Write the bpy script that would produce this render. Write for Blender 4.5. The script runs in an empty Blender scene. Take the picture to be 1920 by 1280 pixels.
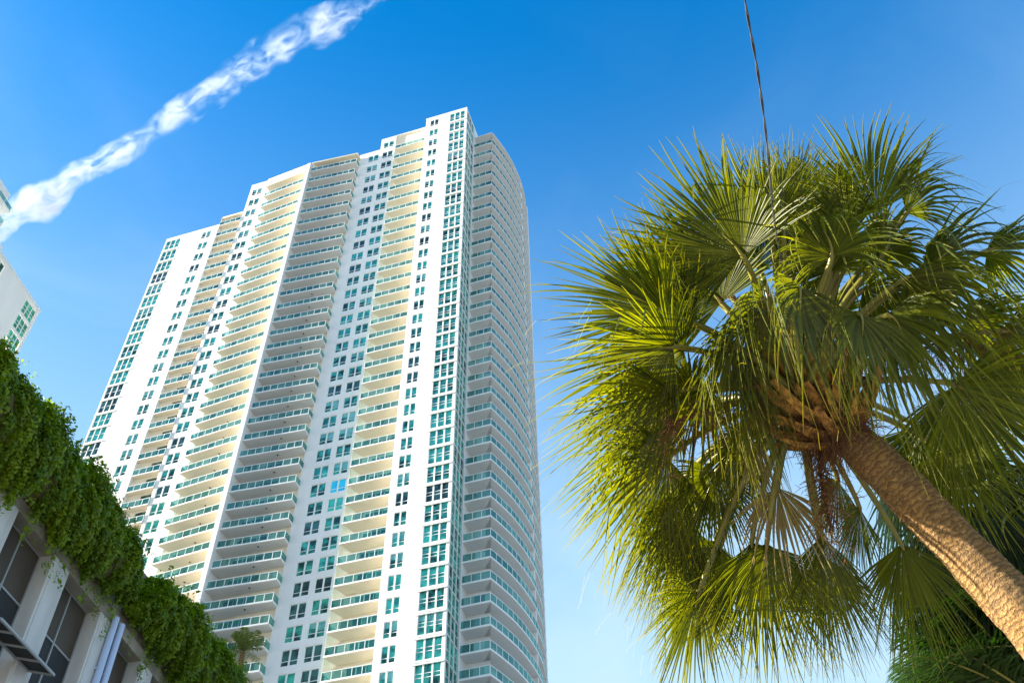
import bpy, bmesh, math, random
import numpy as np
from mathutils import Vector, Matrix

sc = bpy.context.scene
COL = sc.collection
RAD = math.radians

# ------------------------------------------------------------------ camera
PITCH, ROLL = RAD(47.849), RAD(1.135)
CAM_Z = 1.6
cam_d = bpy.data.cameras.new('camera')
cam = bpy.data.objects.new('camera', cam_d)
COL.objects.link(cam)
_F = Vector((0, math.cos(PITCH), math.sin(PITCH)))
_U0 = Vector((0, -math.sin(PITCH), math.cos(PITCH)))
_R0 = Vector((1, 0, 0))
_R = math.cos(ROLL) * _R0 - math.sin(ROLL) * _U0
_U = math.sin(ROLL) * _R0 + math.cos(ROLL) * _U0
cam.matrix_world = Matrix(((_R.x, _U.x, -_F.x, 0), (_R.y, _U.y, -_F.y, 0), (_R.z, _U.z, -_F.z, CAM_Z), (0, 0, 0, 1)))
cam_d.sensor_width = 36.0
cam_d.lens = 36.0 * 1867.0 / 1920.0
cam_d.clip_start = 0.1
cam_d.clip_end = 20000
sc.camera = cam

# ------------------------------------------------------------------ light
SUN_AZ = RAD(-81.5)          # measured from +Y towards +X
SUN_EL = RAD(14.0)
sun_dir = Vector((math.sin(SUN_AZ) * math.cos(SUN_EL), math.cos(SUN_AZ) * math.cos(SUN_EL), math.sin(SUN_EL)))
sd = bpy.data.lights.new('sun', 'SUN')
sd.energy = 5.0
sd.angle = RAD(0.5)
sd.color = (1.0, 0.90, 0.74)
so = bpy.data.objects.new('sun', sd)
COL.objects.link(so)
so.rotation_euler = sun_dir.to_track_quat('Z', 'Y').to_euler()

w = bpy.data.worlds.new('World')
sc.world = w
w.use_nodes = True
nt = w.node_tree
nt.nodes.clear()
n_out = nt.nodes.new('ShaderNodeOutputWorld')
n_bg = nt.nodes.new('ShaderNodeBackground')
n_sky = nt.nodes.new('ShaderNodeTexSky')
n_sky.sky_type = 'NISHITA'
n_sky.sun_disc = False
n_sky.sun_elevation = SUN_EL
n_sky.sun_rotation = SUN_AZ
n_sky.air_density = 1.0
n_sky.dust_density = 1.0
n_sky.ozone_density = 3.0
n_hsv = nt.nodes.new('ShaderNodeHueSaturation')
n_hsv.inputs['Saturation'].default_value = 1.62
# thin, barely visible cirrus, fixed to sky directions
n_tc = nt.nodes.new('ShaderNodeTexCoord')
n_mp = nt.nodes.new('ShaderNodeMapping')
n_mp.inputs['Scale'].default_value = (1.6, 1.6, 3.2)
n_ns = nt.nodes.new('ShaderNodeTexNoise')
n_ns.inputs['Scale'].default_value = 2.2
n_ns.inputs['Detail'].default_value = 7
n_ns.inputs['Roughness'].default_value = 0.55
n_ns.inputs['Distortion'].default_value = 0.6
n_rp = nt.nodes.new('ShaderNodeMapRange')
n_rp.inputs['From Min'].default_value = 0.46
n_rp.inputs['From Max'].default_value = 0.80
n_rp.inputs['To Max'].default_value = 0.30
n_mx = nt.nodes.new('ShaderNodeMixRGB')
n_mx.inputs['Color2'].default_value = (2.0, 2.4, 2.7, 1)
L = nt.links.new
L(n_tc.outputs['Generated'], n_mp.inputs['Vector'])
L(n_mp.outputs[0], n_ns.inputs['Vector'])
L(n_ns.outputs['Fac'], n_rp.inputs['Value'])
L(n_sky.outputs[0], n_hsv.inputs['Color'])
# humid air: paler towards the horizon
n_sx = nt.nodes.new('ShaderNodeSeparateXYZ'); L(n_tc.outputs['Generated'], n_sx.inputs[0])
n_hz = nt.nodes.new('ShaderNodeMapRange'); n_hz.interpolation_type = 'SMOOTHSTEP'
n_hz.inputs['From Min'].default_value = .935; n_hz.inputs['From Max'].default_value = .42; n_hz.inputs['To Max'].default_value = 1.0
L(n_sx.outputs[2], n_hz.inputs['Value'])
n_m0 = nt.nodes.new('ShaderNodeMixRGB'); n_m0.inputs['Color2'].default_value = (1.25, 1.90, 2.45, 1)
L(n_hz.outputs[0], n_m0.inputs['Fac']); L(n_hsv.outputs[0], n_m0.inputs['Color1'])
L(n_m0.outputs[0], n_mx.inputs['Color1'])
n_wm = nt.nodes.new('ShaderNodeMath'); n_wm.operation = 'MULTIPLY_ADD'; n_wm.inputs[1].default_value = 1.5; n_wm.inputs[2].default_value = .04
L(n_hz.outputs[0], n_wm.inputs[0])
n_wf = nt.nodes.new('ShaderNodeMath'); n_wf.operation = 'MULTIPLY'; L(n_rp.outputs[0], n_wf.inputs[0]); L(n_wm.outputs[0], n_wf.inputs[1])
L(n_wf.outputs[0], n_mx.inputs['Fac'])
L(n_mx.outputs[0], n_bg.inputs['Color'])
L(n_bg.outputs[0], n_out.inputs['Surface'])
n_bg.inputs['Strength'].default_value = 0.10

sc.view_settings.view_transform = 'Standard'
sc.view_settings.look = 'None'
sc.view_settings.gamma = 1
sc.view_settings.exposure = 2.2
sc.render.resolution_x, sc.render.resolution_y = 1024, 682
sc.render.engine = 'CYCLES'
sc.cycles.max_bounces = 8
sc.cycles.transparent_max_bounces = 24
sc.cycles.volume_step_rate = 1.0

# ------------------------------------------------------------------ helpers
class MB:
    def __init__(s): s.v = []; s.f = []; s.m = []
    def quad(s, a, b, c, d, mi=0):
        n = len(s.v); s.v += [tuple(a), tuple(b), tuple(c), tuple(d)]; s.f.append((n, n+1, n+2, n+3)); s.m.append(mi)
    def box(s, x0, x1, y0, y1, z0, z1, mi=0):
        if x0 > x1: x0, x1 = x1, x0
        if y0 > y1: y0, y1 = y1, y0
        n = len(s.v)
        s.v += [(x0,y0,z0),(x1,y0,z0),(x1,y1,z0),(x0,y1,z0),(x0,y0,z1),(x1,y0,z1),(x1,y1,z1),(x0,y1,z1)]
        for q in ((3,2,1,0),(4,5,6,7),(0,1,5,4),(1,2,6,5),(2,3,7,6),(3,0,4,7)):
            s.f.append(tuple(n+i for i in q)); s.m.append(mi)
    def prism(s, pts, z0, z1, mi=0):
        n = len(s.v); k = len(pts)
        s.v += [(p[0], p[1], z0) for p in pts] + [(p[0], p[1], z1) for p in pts]
        s.f.append(tuple(n+i for i in reversed(range(k)))); s.m.append(mi)
        s.f.append(tuple(n+k+i for i in range(k))); s.m.append(mi)
        for i in range(k):
            j = (i+1) % k
            s.f.append((n+i, n+j, n+k+j, n+k+i)); s.m.append(mi)
    def bar(s, a, b, wd, hg, mi=0):
        """box beam between two points (mainly horizontal), width wd, height hg centred"""
        a, b = Vector(a), Vector(b); d = (b-a)
        if d.length < 1e-6: return
        d.normalize()
        up = Vector((0,0,1)) if abs(d.z) < .9 else Vector((0,1,0))
        sx = d.cross(up).normalized()*wd/2; uz = sx.cross(d).normalized()*hg/2
        n = len(s.v)
        for P in (a, b):
            for q in ((-1,-1),(1,-1),(1,1),(-1,1)):
                s.v.append(tuple(P+sx*q[0]+uz*q[1]))
        for q in ((0,1,2,3),(7,6,5,4),(0,4,5,1),(1,5,6,2),(2,6,7,3),(3,7,4,0)):
            s.f.append(tuple(n+i for i in q)); s.m.append(mi)
    def tube(s, pts, rads, k=8, mi=0, cap=True):
        pts = [Vector(p) for p in pts]; n0 = len(s.v)
        prev = None
        for i, p in enumerate(pts):
            t = (pts[min(i+1, len(pts)-1)] - pts[max(i-1, 0)]).normalized()
            if prev is None:
                a = t.orthogonal().normalized()
            else:
                a = (prev - t*prev.dot(t)).normalized()
            prev = a; b = t.cross(a)
            for j in range(k):
                an = 2*math.pi*j/k
                s.v.append(tuple(p + (a*math.cos(an)+b*math.sin(an))*rads[i]))
        for i in range(len(pts)-1):
            for j in range(k):
                jj = (j+1) % k
                s.f.append((n0+i*k+j, n0+i*k+jj, n0+(i+1)*k+jj, n0+(i+1)*k+j)); s.m.append(mi)
        if cap:
            s.f.append(tuple(n0+j for j in reversed(range(k)))); s.m.append(mi)
            s.f.append(tuple(n0+(len(pts)-1)*k+j for j in range(k))); s.m.append(mi)
    def mesh(s, name, mats):
        me = bpy.data.meshes.new(name)
        me.from_pydata(s.v, [], s.f)
        for m in mats: me.materials.append(m)
        if len(mats) > 1: me.polygons.foreach_set('material_index', s.m)
        me.update()
        return me
    def build(s, name, mats, parent=None, smooth=False, loc=None):
        if not isinstance(mats, (list, tuple)): mats = [mats]
        me = s.mesh(name, mats)
        if smooth: me.polygons.foreach_set('use_smooth', [True]*len(me.polygons))
        return link(name, me, parent, loc)

def link(name, me, parent=None, loc=None):
    o = bpy.data.objects.new(name, me); COL.objects.link(o)
    if parent is not None: o.parent = parent
    if loc is not None: o.location = loc
    return o

def tag(o, label=None, cat=None, group=None, kind=None):
    if label: o['label'] = label
    if cat: o['category'] = cat
    if group: o['group'] = group
    if kind: o['kind'] = kind
    return o

def empty(name, loc, rz=0.0):
    o = bpy.data.objects.new(name, None); COL.objects.link(o)
    o.location = loc; o.rotation_euler = (0, 0, rz); o.empty_display_size = 1
    return o

# ------------------------------------------------------------------ materials
def newmat(name):
    m = bpy.data.materials.new(name); m.use_nodes = True
    return m, m.node_tree, m.node_tree.nodes['Principled BSDF']

def plaster(name, col, var=0.06, scale=0.25, rough=0.8, bump=0.02, streak=0.0):
    m, t, b = newmat(name)
    tc = t.nodes.new('ShaderNodeTexCoord'); mp = t.nodes.new('ShaderNodeMapping')
    mp.inputs['Scale'].default_value = (1, 1, 0.25)
    ns = t.nodes.new('ShaderNodeTexNoise'); ns.inputs['Scale'].default_value = scale; ns.inputs['Detail'].default_value = 8
    cr = t.nodes.new('ShaderNodeValToRGB')
    c = col
    cr.color_ramp.elements[0].position = .3; cr.color_ramp.elements[1].position = .7
    cr.color_ramp.elements[0].color = (c[0]*(1-var), c[1]*(1-var), c[2]*(1-var), 1)
    cr.color_ramp.elements[1].color = (min(1, c[0]*(1+var*.5)), min(1, c[1]*(1+var*.5)), min(1, c[2]*(1+var*.5)), 1)
    t.links.new(tc.outputs['Object'], mp.inputs['Vector']); t.links.new(mp.outputs[0], ns.inputs['Vector'])
    t.links.new(ns.outputs['Fac'], cr.inputs['Fac']); t.links.new(cr.outputs[0], b.inputs['Base Color'])
    b.inputs['Roughness'].default_value = rough
    if bump:
        n2 = t.nodes.new('ShaderNodeTexNoise'); n2.inputs['Scale'].default_value = 40; n2.inputs['Detail'].default_value = 4
        bp = t.nodes.new('ShaderNodeBump'); bp.inputs['Strength'].default_value = .25; bp.inputs['Distance'].default_value = bump
        t.links.new(tc.outputs['Object'], n2.inputs['Vector']); t.links.new(n2.outputs['Fac'], bp.inputs['Height'])
        t.links.new(bp.outputs[0], b.inputs['Normal'])
    return m

def window_glass(name, c1, c2, metal=0.55):
    """tinted reflective glazing: tint varies from pane to pane (blinds, rooms behind)"""
    m, t, b = newmat(name)
    oi = t.nodes.new('ShaderNodeObjectInfo'); tc = t.nodes.new('ShaderNodeTexCoord')
    sc_ = t.nodes.new('ShaderNodeVectorMath'); sc_.operation = 'SCALE'; sc_.inputs['Scale'].default_value = 1.0
    ad = t.nodes.new('ShaderNodeVectorMath'); ad.operation = 'ADD'
    wn = t.nodes.new('ShaderNodeTexNoise'); wn.inputs['Scale'].default_value = 0.9; wn.inputs['Detail'].default_value = 1
    mul = t.nodes.new('ShaderNodeMath'); mul.operation = 'MULTIPLY'; mul.inputs[1].default_value = 57.0
    t.links.new(oi.outputs['Random'], mul.inputs[0])
    t.links.new(tc.outputs['Object'], ad.inputs[0]); t.links.new(mul.outputs[0], ad.inputs[1])
    t.links.new(ad.outputs[0], wn.inputs['Vector'])
    cr = t.nodes.new('ShaderNodeValToRGB')
    cr.color_ramp.elements[0].position = .38; cr.color_ramp.elements[1].position = .62
    cr.color_ramp.elements[0].color = (*c1, 1); cr.color_ramp.elements[1].color = (*c2, 1)
    t.links.new(wn.outputs['Fac'], cr.inputs['Fac'])
    t.links.new(cr.outputs[0], b.inputs['Base Color'])
    b.inputs['Metallic'].default_value = metal; b.inputs['Roughness'].default_value = 0.06
    n2 = t.nodes.new('ShaderNodeTexNoise'); n2.inputs['Scale'].default_value = 0.8
    bp = t.nodes.new('ShaderNodeBump'); bp.inputs['Strength'].default_value = .25; bp.inputs['Distance'].default_value = .05
    t.links.new(ad.outputs[0], n2.inputs['Vector']); t.links.new(n2.outputs['Fac'], bp.inputs['Height']); t.links.new(bp.outputs[0], b.inputs['Normal'])
    return m

def rail_glass(name):
    """tinted railing panels; each panel has its own depth of tint"""
    m, t, b = newmat(name)
    t.nodes.remove(b); N = t.nodes.new; K_ = t.links.new
    out = t.nodes['Material Output']
    tc = N('ShaderNodeTexCoord'); oi = N('ShaderNodeObjectInfo')
    sn = N('ShaderNodeVectorMath'); sn.operation = 'SNAP'; sn.inputs[1].default_value = (1.33, 1.33, 50)
    K_(tc.outputs['Object'], sn.inputs[0])
    ad0 = N('ShaderNodeVectorMath'); ad0.operation = 'ADD'; K_(sn.outputs[0], ad0.inputs[0])
    ml = N('ShaderNodeMath'); ml.operation = 'MULTIPLY'; ml.inputs[1].default_value = 91; K_(oi.outputs['Random'], ml.inputs[0]); K_(ml.outputs[0], ad0.inputs[1])
    wn = N('ShaderNodeTexWhiteNoise'); K_(ad0.outputs[0], wn.inputs['Vector'])
    tr = N('ShaderNodeBsdfTransparent'); mt = N('ShaderNodeMixRGB')
    mt.inputs['Color1'].default_value = (.10, .30, .30, 1); mt.inputs['Color2'].default_value = (.50, .78, .72, 1)
    K_(wn.outputs['Value'], mt.inputs['Fac']); K_(mt.outputs[0], tr.inputs['Color'])
    gl = N('ShaderNodeBsdfGlossy'); gl.inputs['Roughness'].default_value = .08; gl.inputs['Color'].default_value = (.30, .75, .72, 1)
    df = N('ShaderNodeBsdfDiffuse'); md = N('ShaderNodeMixRGB')
    md.inputs['Color1'].default_value = (.008, .09, .10, 1); md.inputs['Color2'].default_value = (.05, .30, .30, 1)
    K_(wn.outputs['Value'], md.inputs['Fac']); K_(md.outputs[0], df.inputs['Color'])
    fr = N('ShaderNodeFresnel'); fr.inputs['IOR'].default_value = 1.5
    ad = N('ShaderNodeMath'); ad.operation = 'ADD'; ad.inputs[1].default_value = .06
    m1 = N('ShaderNodeMixShader'); m2 = N('ShaderNodeMixShader')
    m1.inputs['Fac'].default_value = .36
    K_(tr.outputs[0], m1.inputs[1]); K_(df.outputs[0], m1.inputs[2])
    K_(fr.outputs[0], ad.inputs[0]); K_(ad.outputs[0], m2.inputs['Fac'])
    K_(m1.outputs[0], m2.inputs[1]); K_(gl.outputs[0], m2.inputs[2])
    K_(m2.outputs[0], out.inputs['Surface'])
    return m

def leafmat(name, c1, c2, trans, ctip=None, tr_amt=.5, rough=.42):
    m, t, b = newmat(name)
    out = t.nodes['Material Output']
    oi = t.nodes.new('ShaderNodeObjectInfo'); tc = t.nodes.new('ShaderNodeTexCoord')
    ns = t.nodes.new('ShaderNodeTexNoise'); ns.inputs['Scale'].default_value = 3.0; ns.inputs['Detail'].default_value = 3
    t.links.new(tc.outputs['Object'], ns.inputs['Vector'])
    at = t.nodes.new('ShaderNodeAttribute'); at.attribute_name = 'var'
    mx = t.nodes.new('ShaderNodeMixRGB'); mx.inputs['Color1'].default_value = (*c1, 1); mx.inputs['Color2'].default_value = (*c2, 1)
    ml = t.nodes.new('ShaderNodeMath'); ml.operation = 'MULTIPLY_ADD'; ml.inputs[1].default_value = .55
    m2_ = t.nodes.new('ShaderNodeMath'); m2_.operation = 'MULTIPLY'; m2_.inputs[1].default_value = .45
    t.links.new(ns.outputs['Fac'], m2_.inputs[0]); t.links.new(at.outputs['Fac'], ml.inputs[0]); t.links.new(m2_.outputs[0], ml.inputs[2])
    t.links.new(ml.outputs[0], mx.inputs['Fac'])
    src = mx.outputs[0]
    if ctip:
        tip = t.nodes.new('ShaderNodeAttribute'); tip.attribute_name = 'tip'
        m3 = t.nodes.new('ShaderNodeMixRGB'); m3.inputs['Color2'].default_value = (*ctip, 1)
        t.links.new(tip.outputs['Fac'], m3.inputs['Fac']); t.links.new(src, m3.inputs['Color1']); src = m3.outputs[0]
    t.links.new(src, b.inputs['Base Color']); b.inputs['Roughness'].default_value = rough
    b.inputs['Specular IOR Level'].default_value = .5
    tl = t.nodes.new('ShaderNodeBsdfTranslucent')
    mt = t.nodes.new('ShaderNodeMixRGB'); mt.blend_type = 'MULTIPLY'; mt.inputs['Fac'].default_value = 1; mt.inputs['Color2'].default_value = (*trans, 1)
    t.links.new(src, mt.inputs['Color1']); t.links.new(mt.outputs[0], tl.inputs['Color'])
    ms = t.nodes.new('ShaderNodeMixShader'); ms.inputs['Fac'].default_value = tr_amt
    t.links.new(b.outputs[0], ms.inputs[1]); t.links.new(tl.outputs[0], ms.inputs[2])
    t.links.new(ms.outputs[0], out.inputs['Surface'])
    return m

M = {}
M['white'] = plaster('white_stucco', (.80, .80, .79), .10)
M['cream'] = plaster('cream_stucco', (.80, .70, .53), .06)
M['soffit'] = plaster('slab_paint_lit', (.80, .70, .54), .06)  # sunlit stacks: warm light on the soffits put into the colour
M['trim'] = plaster('white_metal', (.80, .81, .80), .02, rough=.4, bump=0)
M['glass'] = window_glass('teal_glass', (.005, .060, .055), (.05, .42, .33))
M['glass_b'] = window_glass('teal_glass_lit', (.02, .26, .22), (.06, .55, .42))
M['glass_d'] = window_glass('dark_glass', (.015, .045, .05), (.05, .17, .16))
M['glass_c'] = window_glass('cyan_glass', (.03, .55, .75), (.05, .70, .85))
M['blind'] = window_glass('blind_behind_glass', (.10, .36, .34), (.20, .50, .46), .25)
M['rail_glass'] = rail_glass('railing_glass')
M['soffit_shaded'] = plaster('slab_paint_shaded', (.72, .71, .69), .06)  # same slab paint for the shaded stacks, shade put into the colour
M['dark'] = plaster('dark_opening', (.03, .03, .03), .2)
M['lamp'] = plaster('lamp_housing', (.08, .06, .05), .1)

# ------------------------------------------------------------------ ground
g = MB(); g.quad((-3000, -3000, 0), (3000, -3000, 0), (3000, 3000, 0), (-3000, 3000, 0))
tag(g.build('ground', plaster('ground_paving', (.46, .42, .36), .25, .05, .9, 0)), kind='structure')

# ------------------------------------------------------------------ the tower
S = 3.2
TH = RAD(16.59)
T0, C0 = 20.0, 28.71
Z0, ZK = 51.675, 51.05
def Hf(m): return m - .2586*(m-17)**2/100 + .0600*(m-17)**3/1000
def zw(m): return (Z0-Hf(m))*S + CAM_Z          # window centre of floor m
def zs(m): return (ZK-Hf(m))*S + CAM_Z          # slab underside of floor m
def zh(H): return (Z0-H)*S + CAM_Z
def lx(t): return (T0-t)*S
def P(t, c): return (lx(t), ly(c))
def ly(c): return (c-C0)*S
tower = empty('apartment_tower', ((-T0*math.cos(TH)+C0*math.sin(TH))*S, (T0*math.sin(TH)+C0*math.cos(TH))*S, 0), -TH)
tag(tower, 'tall white apartment tower with stacked glass railed balconies and teal windows', 'building')
MAXM = 44      # lowest storey modelled in detail; below it stands a plain podium, hidden from here
ZP = zs(MAXM+1)
CB = 38.0
wall = MB()
WM = 0; CRM = 1
WH = .655*S/2
def facade(tl, tr, c, zt, cols, zb=None, mi=WM):
    """wall in the plane c with real openings. cols: (tl, tr, [(z0,z1)...])"""
    zb = 0 if zb is None else zb
    y = ly(c)
    cols = sorted(cols, key=lambda k: -k[0])
    x = lx(tl)
    for (a, b, rows) in cols:
        xa, xb = lx(a), lx(b)
        wall.quad((x, y, zb), (xa, y, zb), (xa, y, zt), (x, y, zt), mi)
        z = zb
        for (r0, r1) in sorted(rows):
            wall.quad((xa, y, z), (xb, y, z), (xb, y, r0), (xa, y, r0), mi)
            d = .22
            wall.quad((xa, y, r0), (xb, y, r0), (xb, y+d, r0), (xa, y+d, r0), mi)
            wall.quad((xa, y+d, r1), (xb, y+d, r1), (xb, y, r1), (xa, y, r1), mi)
            wall.quad((xa, y, r0), (xa, y+d, r0), (xa, y+d, r1), (xa, y, r1), mi)
            wall.quad((xb, y+d, r0), (xb, y, r0), (xb, y, r1), (xb, y+d, r1), mi)
            z = r1
        wall.quad((xa, y, z), (xb, y, z), (xb, y, zt), (xa, y, zt), mi)
        x = xb
    wall.quad((x, y, zb), (lx(tr), y, zb), (lx(tr), y, zt), (x, y, zt), mi)

def slabbox(tl, tr, c0, c1, z0, z1, mi=WM): wall.box(lx(tl), lx(tr), ly(c0), ly(c1), z0, z1, mi)

def rows_of(m0, m1, hh=WH): return [(zw(m)-hh, zw(m)+hh) for m in range(m0, m1+1)]
WIDE = .445*S
# (tl, tr) of windows
COLS = {
 'L': (30.56, 29.58, 28.71, 3), 'B': (28.07, 27.47, 28.71, 3), 'C': (25.37, 24.69, 28.71, 0),
 'E': (17.50, 16.82, 28.71, 0), 'F': (16.58, 15.90, 28.71, -1), 'G': (13.29, 12.76, 28.15, -1), 'R': (12.02, 11.07, 28.15, -1),
}
def prow(k): 
    return rows_of(COLS[k][3], MAXM, WIDE if k in 'LR' else WH)
zr = {'LB': zh(1.64), 'D0': zh(.83), 'C': zh(-1.95), 'D1': zh(-1.22), 'D2': zh(-1.3), 'E': zh(-1.78), 'F': zh(-2.95), 'D3': zh(-2.97), 'G': zh(-2.86)}
facade(30.65, 27.03, 28.71, zr['LB'], [(*COLS['L'][:2], prow('L')), (*COLS['B'][:2], prow('B'))])
facade(25.55, 24.05, 28.71, zr['C'], [(*COLS['C'][:2], prow('C'))])
facade(18.10, 16.77, 28.71, zr['E'], [(17.50, 16.82, prow('E'))])
facade(16.77, 15.80, 28.71, zr['F'], [(16.58, 15.90, prow('F'))])
facade(13.58, 10.95, 28.15, zr['G'], [(*COLS['G'][:2], prow('G')), (*COLS['R'][:2], prow('R'))])
def recess(tl, tr, cf, cb, zt, door, m0, zlow=0):
    """balcony bay: cream back wall with sliding door openings, side cheeks"""
    rows = [(zs(m)+.22, zs(m)+.22+2.45) for m in range(m0, MAXM+1)]
    facade(tl, tr, cb, zt, [(door[0], door[1], rows)], mi=CRM)
    wall.quad((lx(tl), ly(cf), 0), (lx(tl), ly(cb), 0), (lx(tl), ly(cb), zt), (lx(tl), ly(cf), zt), WM)
    wall.quad((lx(tr), ly(cb), 0), (lx(tr), ly(cf), 0), (lx(tr), ly(cf), zt), (lx(tr), ly(cb), zt), WM)
recess(27.03, 25.55, 28.71, 28.90, zr['D0'], (26.3, 25.7), 2)
recess(24.05, 21.22, 28.71, 28.80, zr['D1'], (23.6, 21.6), 0)
recess(21.00, 18.10, 28.71, 28.80, zr['D2'], (20.6, 19.2), 0)
recess(15.80, 13.58, 28.71, 28.80, zr['D3'], (14.9, 13.75), 0)
# body behind each section, roofs
def body(tl, tr, c, zt):
    wall.quad((lx(tl), ly(c), zt), (lx(tr), ly(c), zt), (lx(tr), ly(CB), zt), (lx(tl), ly(CB), zt), WM)
for (a, b, c, k) in ((30.65, 27.03, 28.71, 'LB'), (27.03, 25.55, 28.90, 'D0'), (25.55, 24.05, 28.71, 'C'), (24.05, 21.22, 28.8, 'D1'), (21.22, 18.1, 28.8, 'D2'),
                     (18.1, 16.77, 28.71, 'E'), (16.77, 15.8, 28.71, 'F'), (15.8, 13.58, 28.8, 'D3'), (13.58, 10.95, 28.15, 'G')):
    body(a, b, c, zr[k])
# side walls where the roof steps, ends, back
def side(t, ca, cb, za, zb, mi=WM): wall.quad((lx(t), ly(ca), za), (lx(t), ly(cb), za), (lx(t), ly(cb), zb), (lx(t), ly(ca), zb), mi)
side(30.65, 28.71, CB, 0, zr['LB']); side(27.03, 28.90, CB, zr['D0'], zr['LB']); side(25.55, 28.71, CB, zr['D0'], zr['C'])
side(24.05, 28.71, CB, zr['D1'], zr['C']); side(18.1, 28.71, CB, zr['E'], zr['D2']); side(16.77, 28.71, CB, zr['E'], zr['F'])
side(13.58, 28.15, CB, 0, zr['G']); 
wall.quad((lx(30.65), ly(CB), 0), (lx(11), ly(CB), 0), (lx(11), ly(CB), zr['LB']), (lx(30.65), ly(CB), zr['LB']), WM)
wall.quad((lx(27.03), ly(CB), zr['LB']-10), (lx(10.95), ly(CB), zr['LB']-10), (lx(10.95), ly(CB), zr['E']), (lx(27.03), ly(CB), zr['E']), WM)
# parapet copings set a little proud
for (a, b, c, k) in ((30.66, 27.03, 28.70, 'LB'), (25.56, 24.05, 28.70, 'C'), (16.78, 13.6, 28.70, 'F'), (13.60, 10.94, 28.14, 'G'), (18.1, 16.79, 28.70, 'E')):
    slabbox(a, b, c, c+.12, zr[k]-.02, zr[k]+.18)
# roof pieces of the two deep bays
wall.prism([P(24.02, 28.20), P(21.22, 27.96), P(21.22, 28.80), P(24.02, 28.80)], zs(0), zr['D1'], CRM)
wall.prism([P(20.99, 28.04), P(18.03, 28.26), P(18.03, 28.85), P(20.99, 28.85)], zh(-1.42)-.35, zh(-1.42), CRM)
slabbox(27.03, 25.6, 28.72, 28.89, zs(1)-.9, zr['D0'], CRM)
# the projecting fin between the two bays
slabbox(21.22, 21.00, 27.93, 28.90, 0, zr['D1']+.05)
# floor joints on the flat fronts (thin shadow-gap bands, proud 3 mm)
for m in range(-1, MAXM+1):
    for (a, b, c) in ((12.12, 10.95, 28.15), (30.65, 29.5, 28.71)):
        if c > 28.5 and m < 3: continue
        wall.box(lx(a), lx(b), ly(c)-.10, ly(c)+.02, zs(m)-.02, zs(m)+.16, WM)
for (a, b, c, m0) in ((29.5, 27.05, 28.71, 3), (25.54, 24.06, 28.71, 0), (18.08, 16.80, 28.71, 1), (16.75, 15.82, 28.71, 0), (13.57, 12.15, 28.15, -1)):
    for m in range(m0, MAXM+1): wall.box(lx(a), lx(b), ly(c)-.018, ly(c)+.01, zs(m)+.08, zs(m)+.13, WM)
# right flank: glazed return, then plain pier, then the recessed wall behind the corner balconies
side(10.95, 28.15, 28.27, 0, zr['G']); 
FLH = .468*S
flank_rows = [(zw(m)-FLH, zw(m)+FLH) for m in range(-1, MAXM+1)]
xa = lx(10.95)
ya, yb = ly(28.27), ly(29.42)
zprev = 0
for (r0, r1) in sorted(flank_rows):
    wall.quad((xa, ya, zprev), (xa, yb, zprev), (xa, yb, r0), (xa, ya, r0), WM)
    d = .12
    wall.quad((xa, ya, r0), (xa, yb, r0), (xa-d, yb, r0), (xa-d, ya, r0), WM)
    wall.quad((xa-d, ya, r1), (xa-d, yb, r1), (xa, yb, r1), (xa, ya, r1), WM)
    zprev = r1
wall.quad((xa, ya, zprev), (xa, yb, zprev), (xa, yb, zr['G']), (xa, ya, zr['G']), WM)
side(10.95, 29.42, CB, 0, zr['G'])
# curved corner
OUT = [(10.95, 29.57), (9.80, 29.55), (9.62, 30.12), (9.42, 30.86), (9.32, 31.36), (9.22, 32.1), (9.16, 33.0), (9.17, 33.8), (9.25, 34.6), (9.42, 35.5), (9.58, 36.4), (9.9, 37.2)]
def dens(P, n=4):
    q = []
    for i in range(1, len(P)-1):
        p0 = P[max(i-1, 1)]; p1 = P[i]; p2 = P[i+1]; p3 = P[min(i+2, len(P)-1)]
        for k in range(n):
            u = k/n
            q.append(tuple(.5*((2*p1[j]) + (-p0[j]+p2[j])*u + (2*p0[j]-5*p1[j]+4*p2[j]-p3[j])*u*u + (-p0[j]+3*p1[j]-3*p2[j]+p3[j])*u**3) for j in (0, 1)))
    q.append(P[-1])
    return [P[0]] + q
OUTD = dens(OUT, 3)
curve = OUTD[1:]
INN = [(t+.60, c+(.65 if i == 0 else .65*(1-i/len(curve)))) for i, (t, c) in enumerate(curve)]
INN[0] = (10.02, 30.2)
inner = [(10.95, 30.2)] + INN
ztopK = zs(-1)+.5
for i in range(len(inner)-1):
    (a, b), (c, d) = inner[i], inner[i+1]
    wall.quad((lx(a), ly(b), 0), (lx(c), ly(d), 0), (lx(c), ly(d), ztopK), (lx(a), ly(b), ztopK), WM)
# roof of the curved corner
n0 = len(wall.v)
poly = [(lx(t), ly(c)) for t, c in [(10.95, 30.2)] + INN + [(10.95, 37.2)]]
wall.v += [(x, y, ztopK) for x, y in poly]; wall.f.append(tuple(range(n0, n0+len(poly)))); wall.m.append(WM)
# white cross-wall piers on the curve
def nearest(cq): return min(range(len(curve)), key=lambda i: abs(curve[i][1]-cq))
for cq, ex in ((33.6, .04), (35.4, -.05)):
    i = nearest(cq); (t, c) = curve[i]
    slabbox(t+.65, t+ex, c-.05, c+.05, 0, ztopK)
# podium under the detailed storeys: nothing shows from the street but it carries the tower
wall.build('wall', [M['white'], M['cream']], tower)

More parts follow.
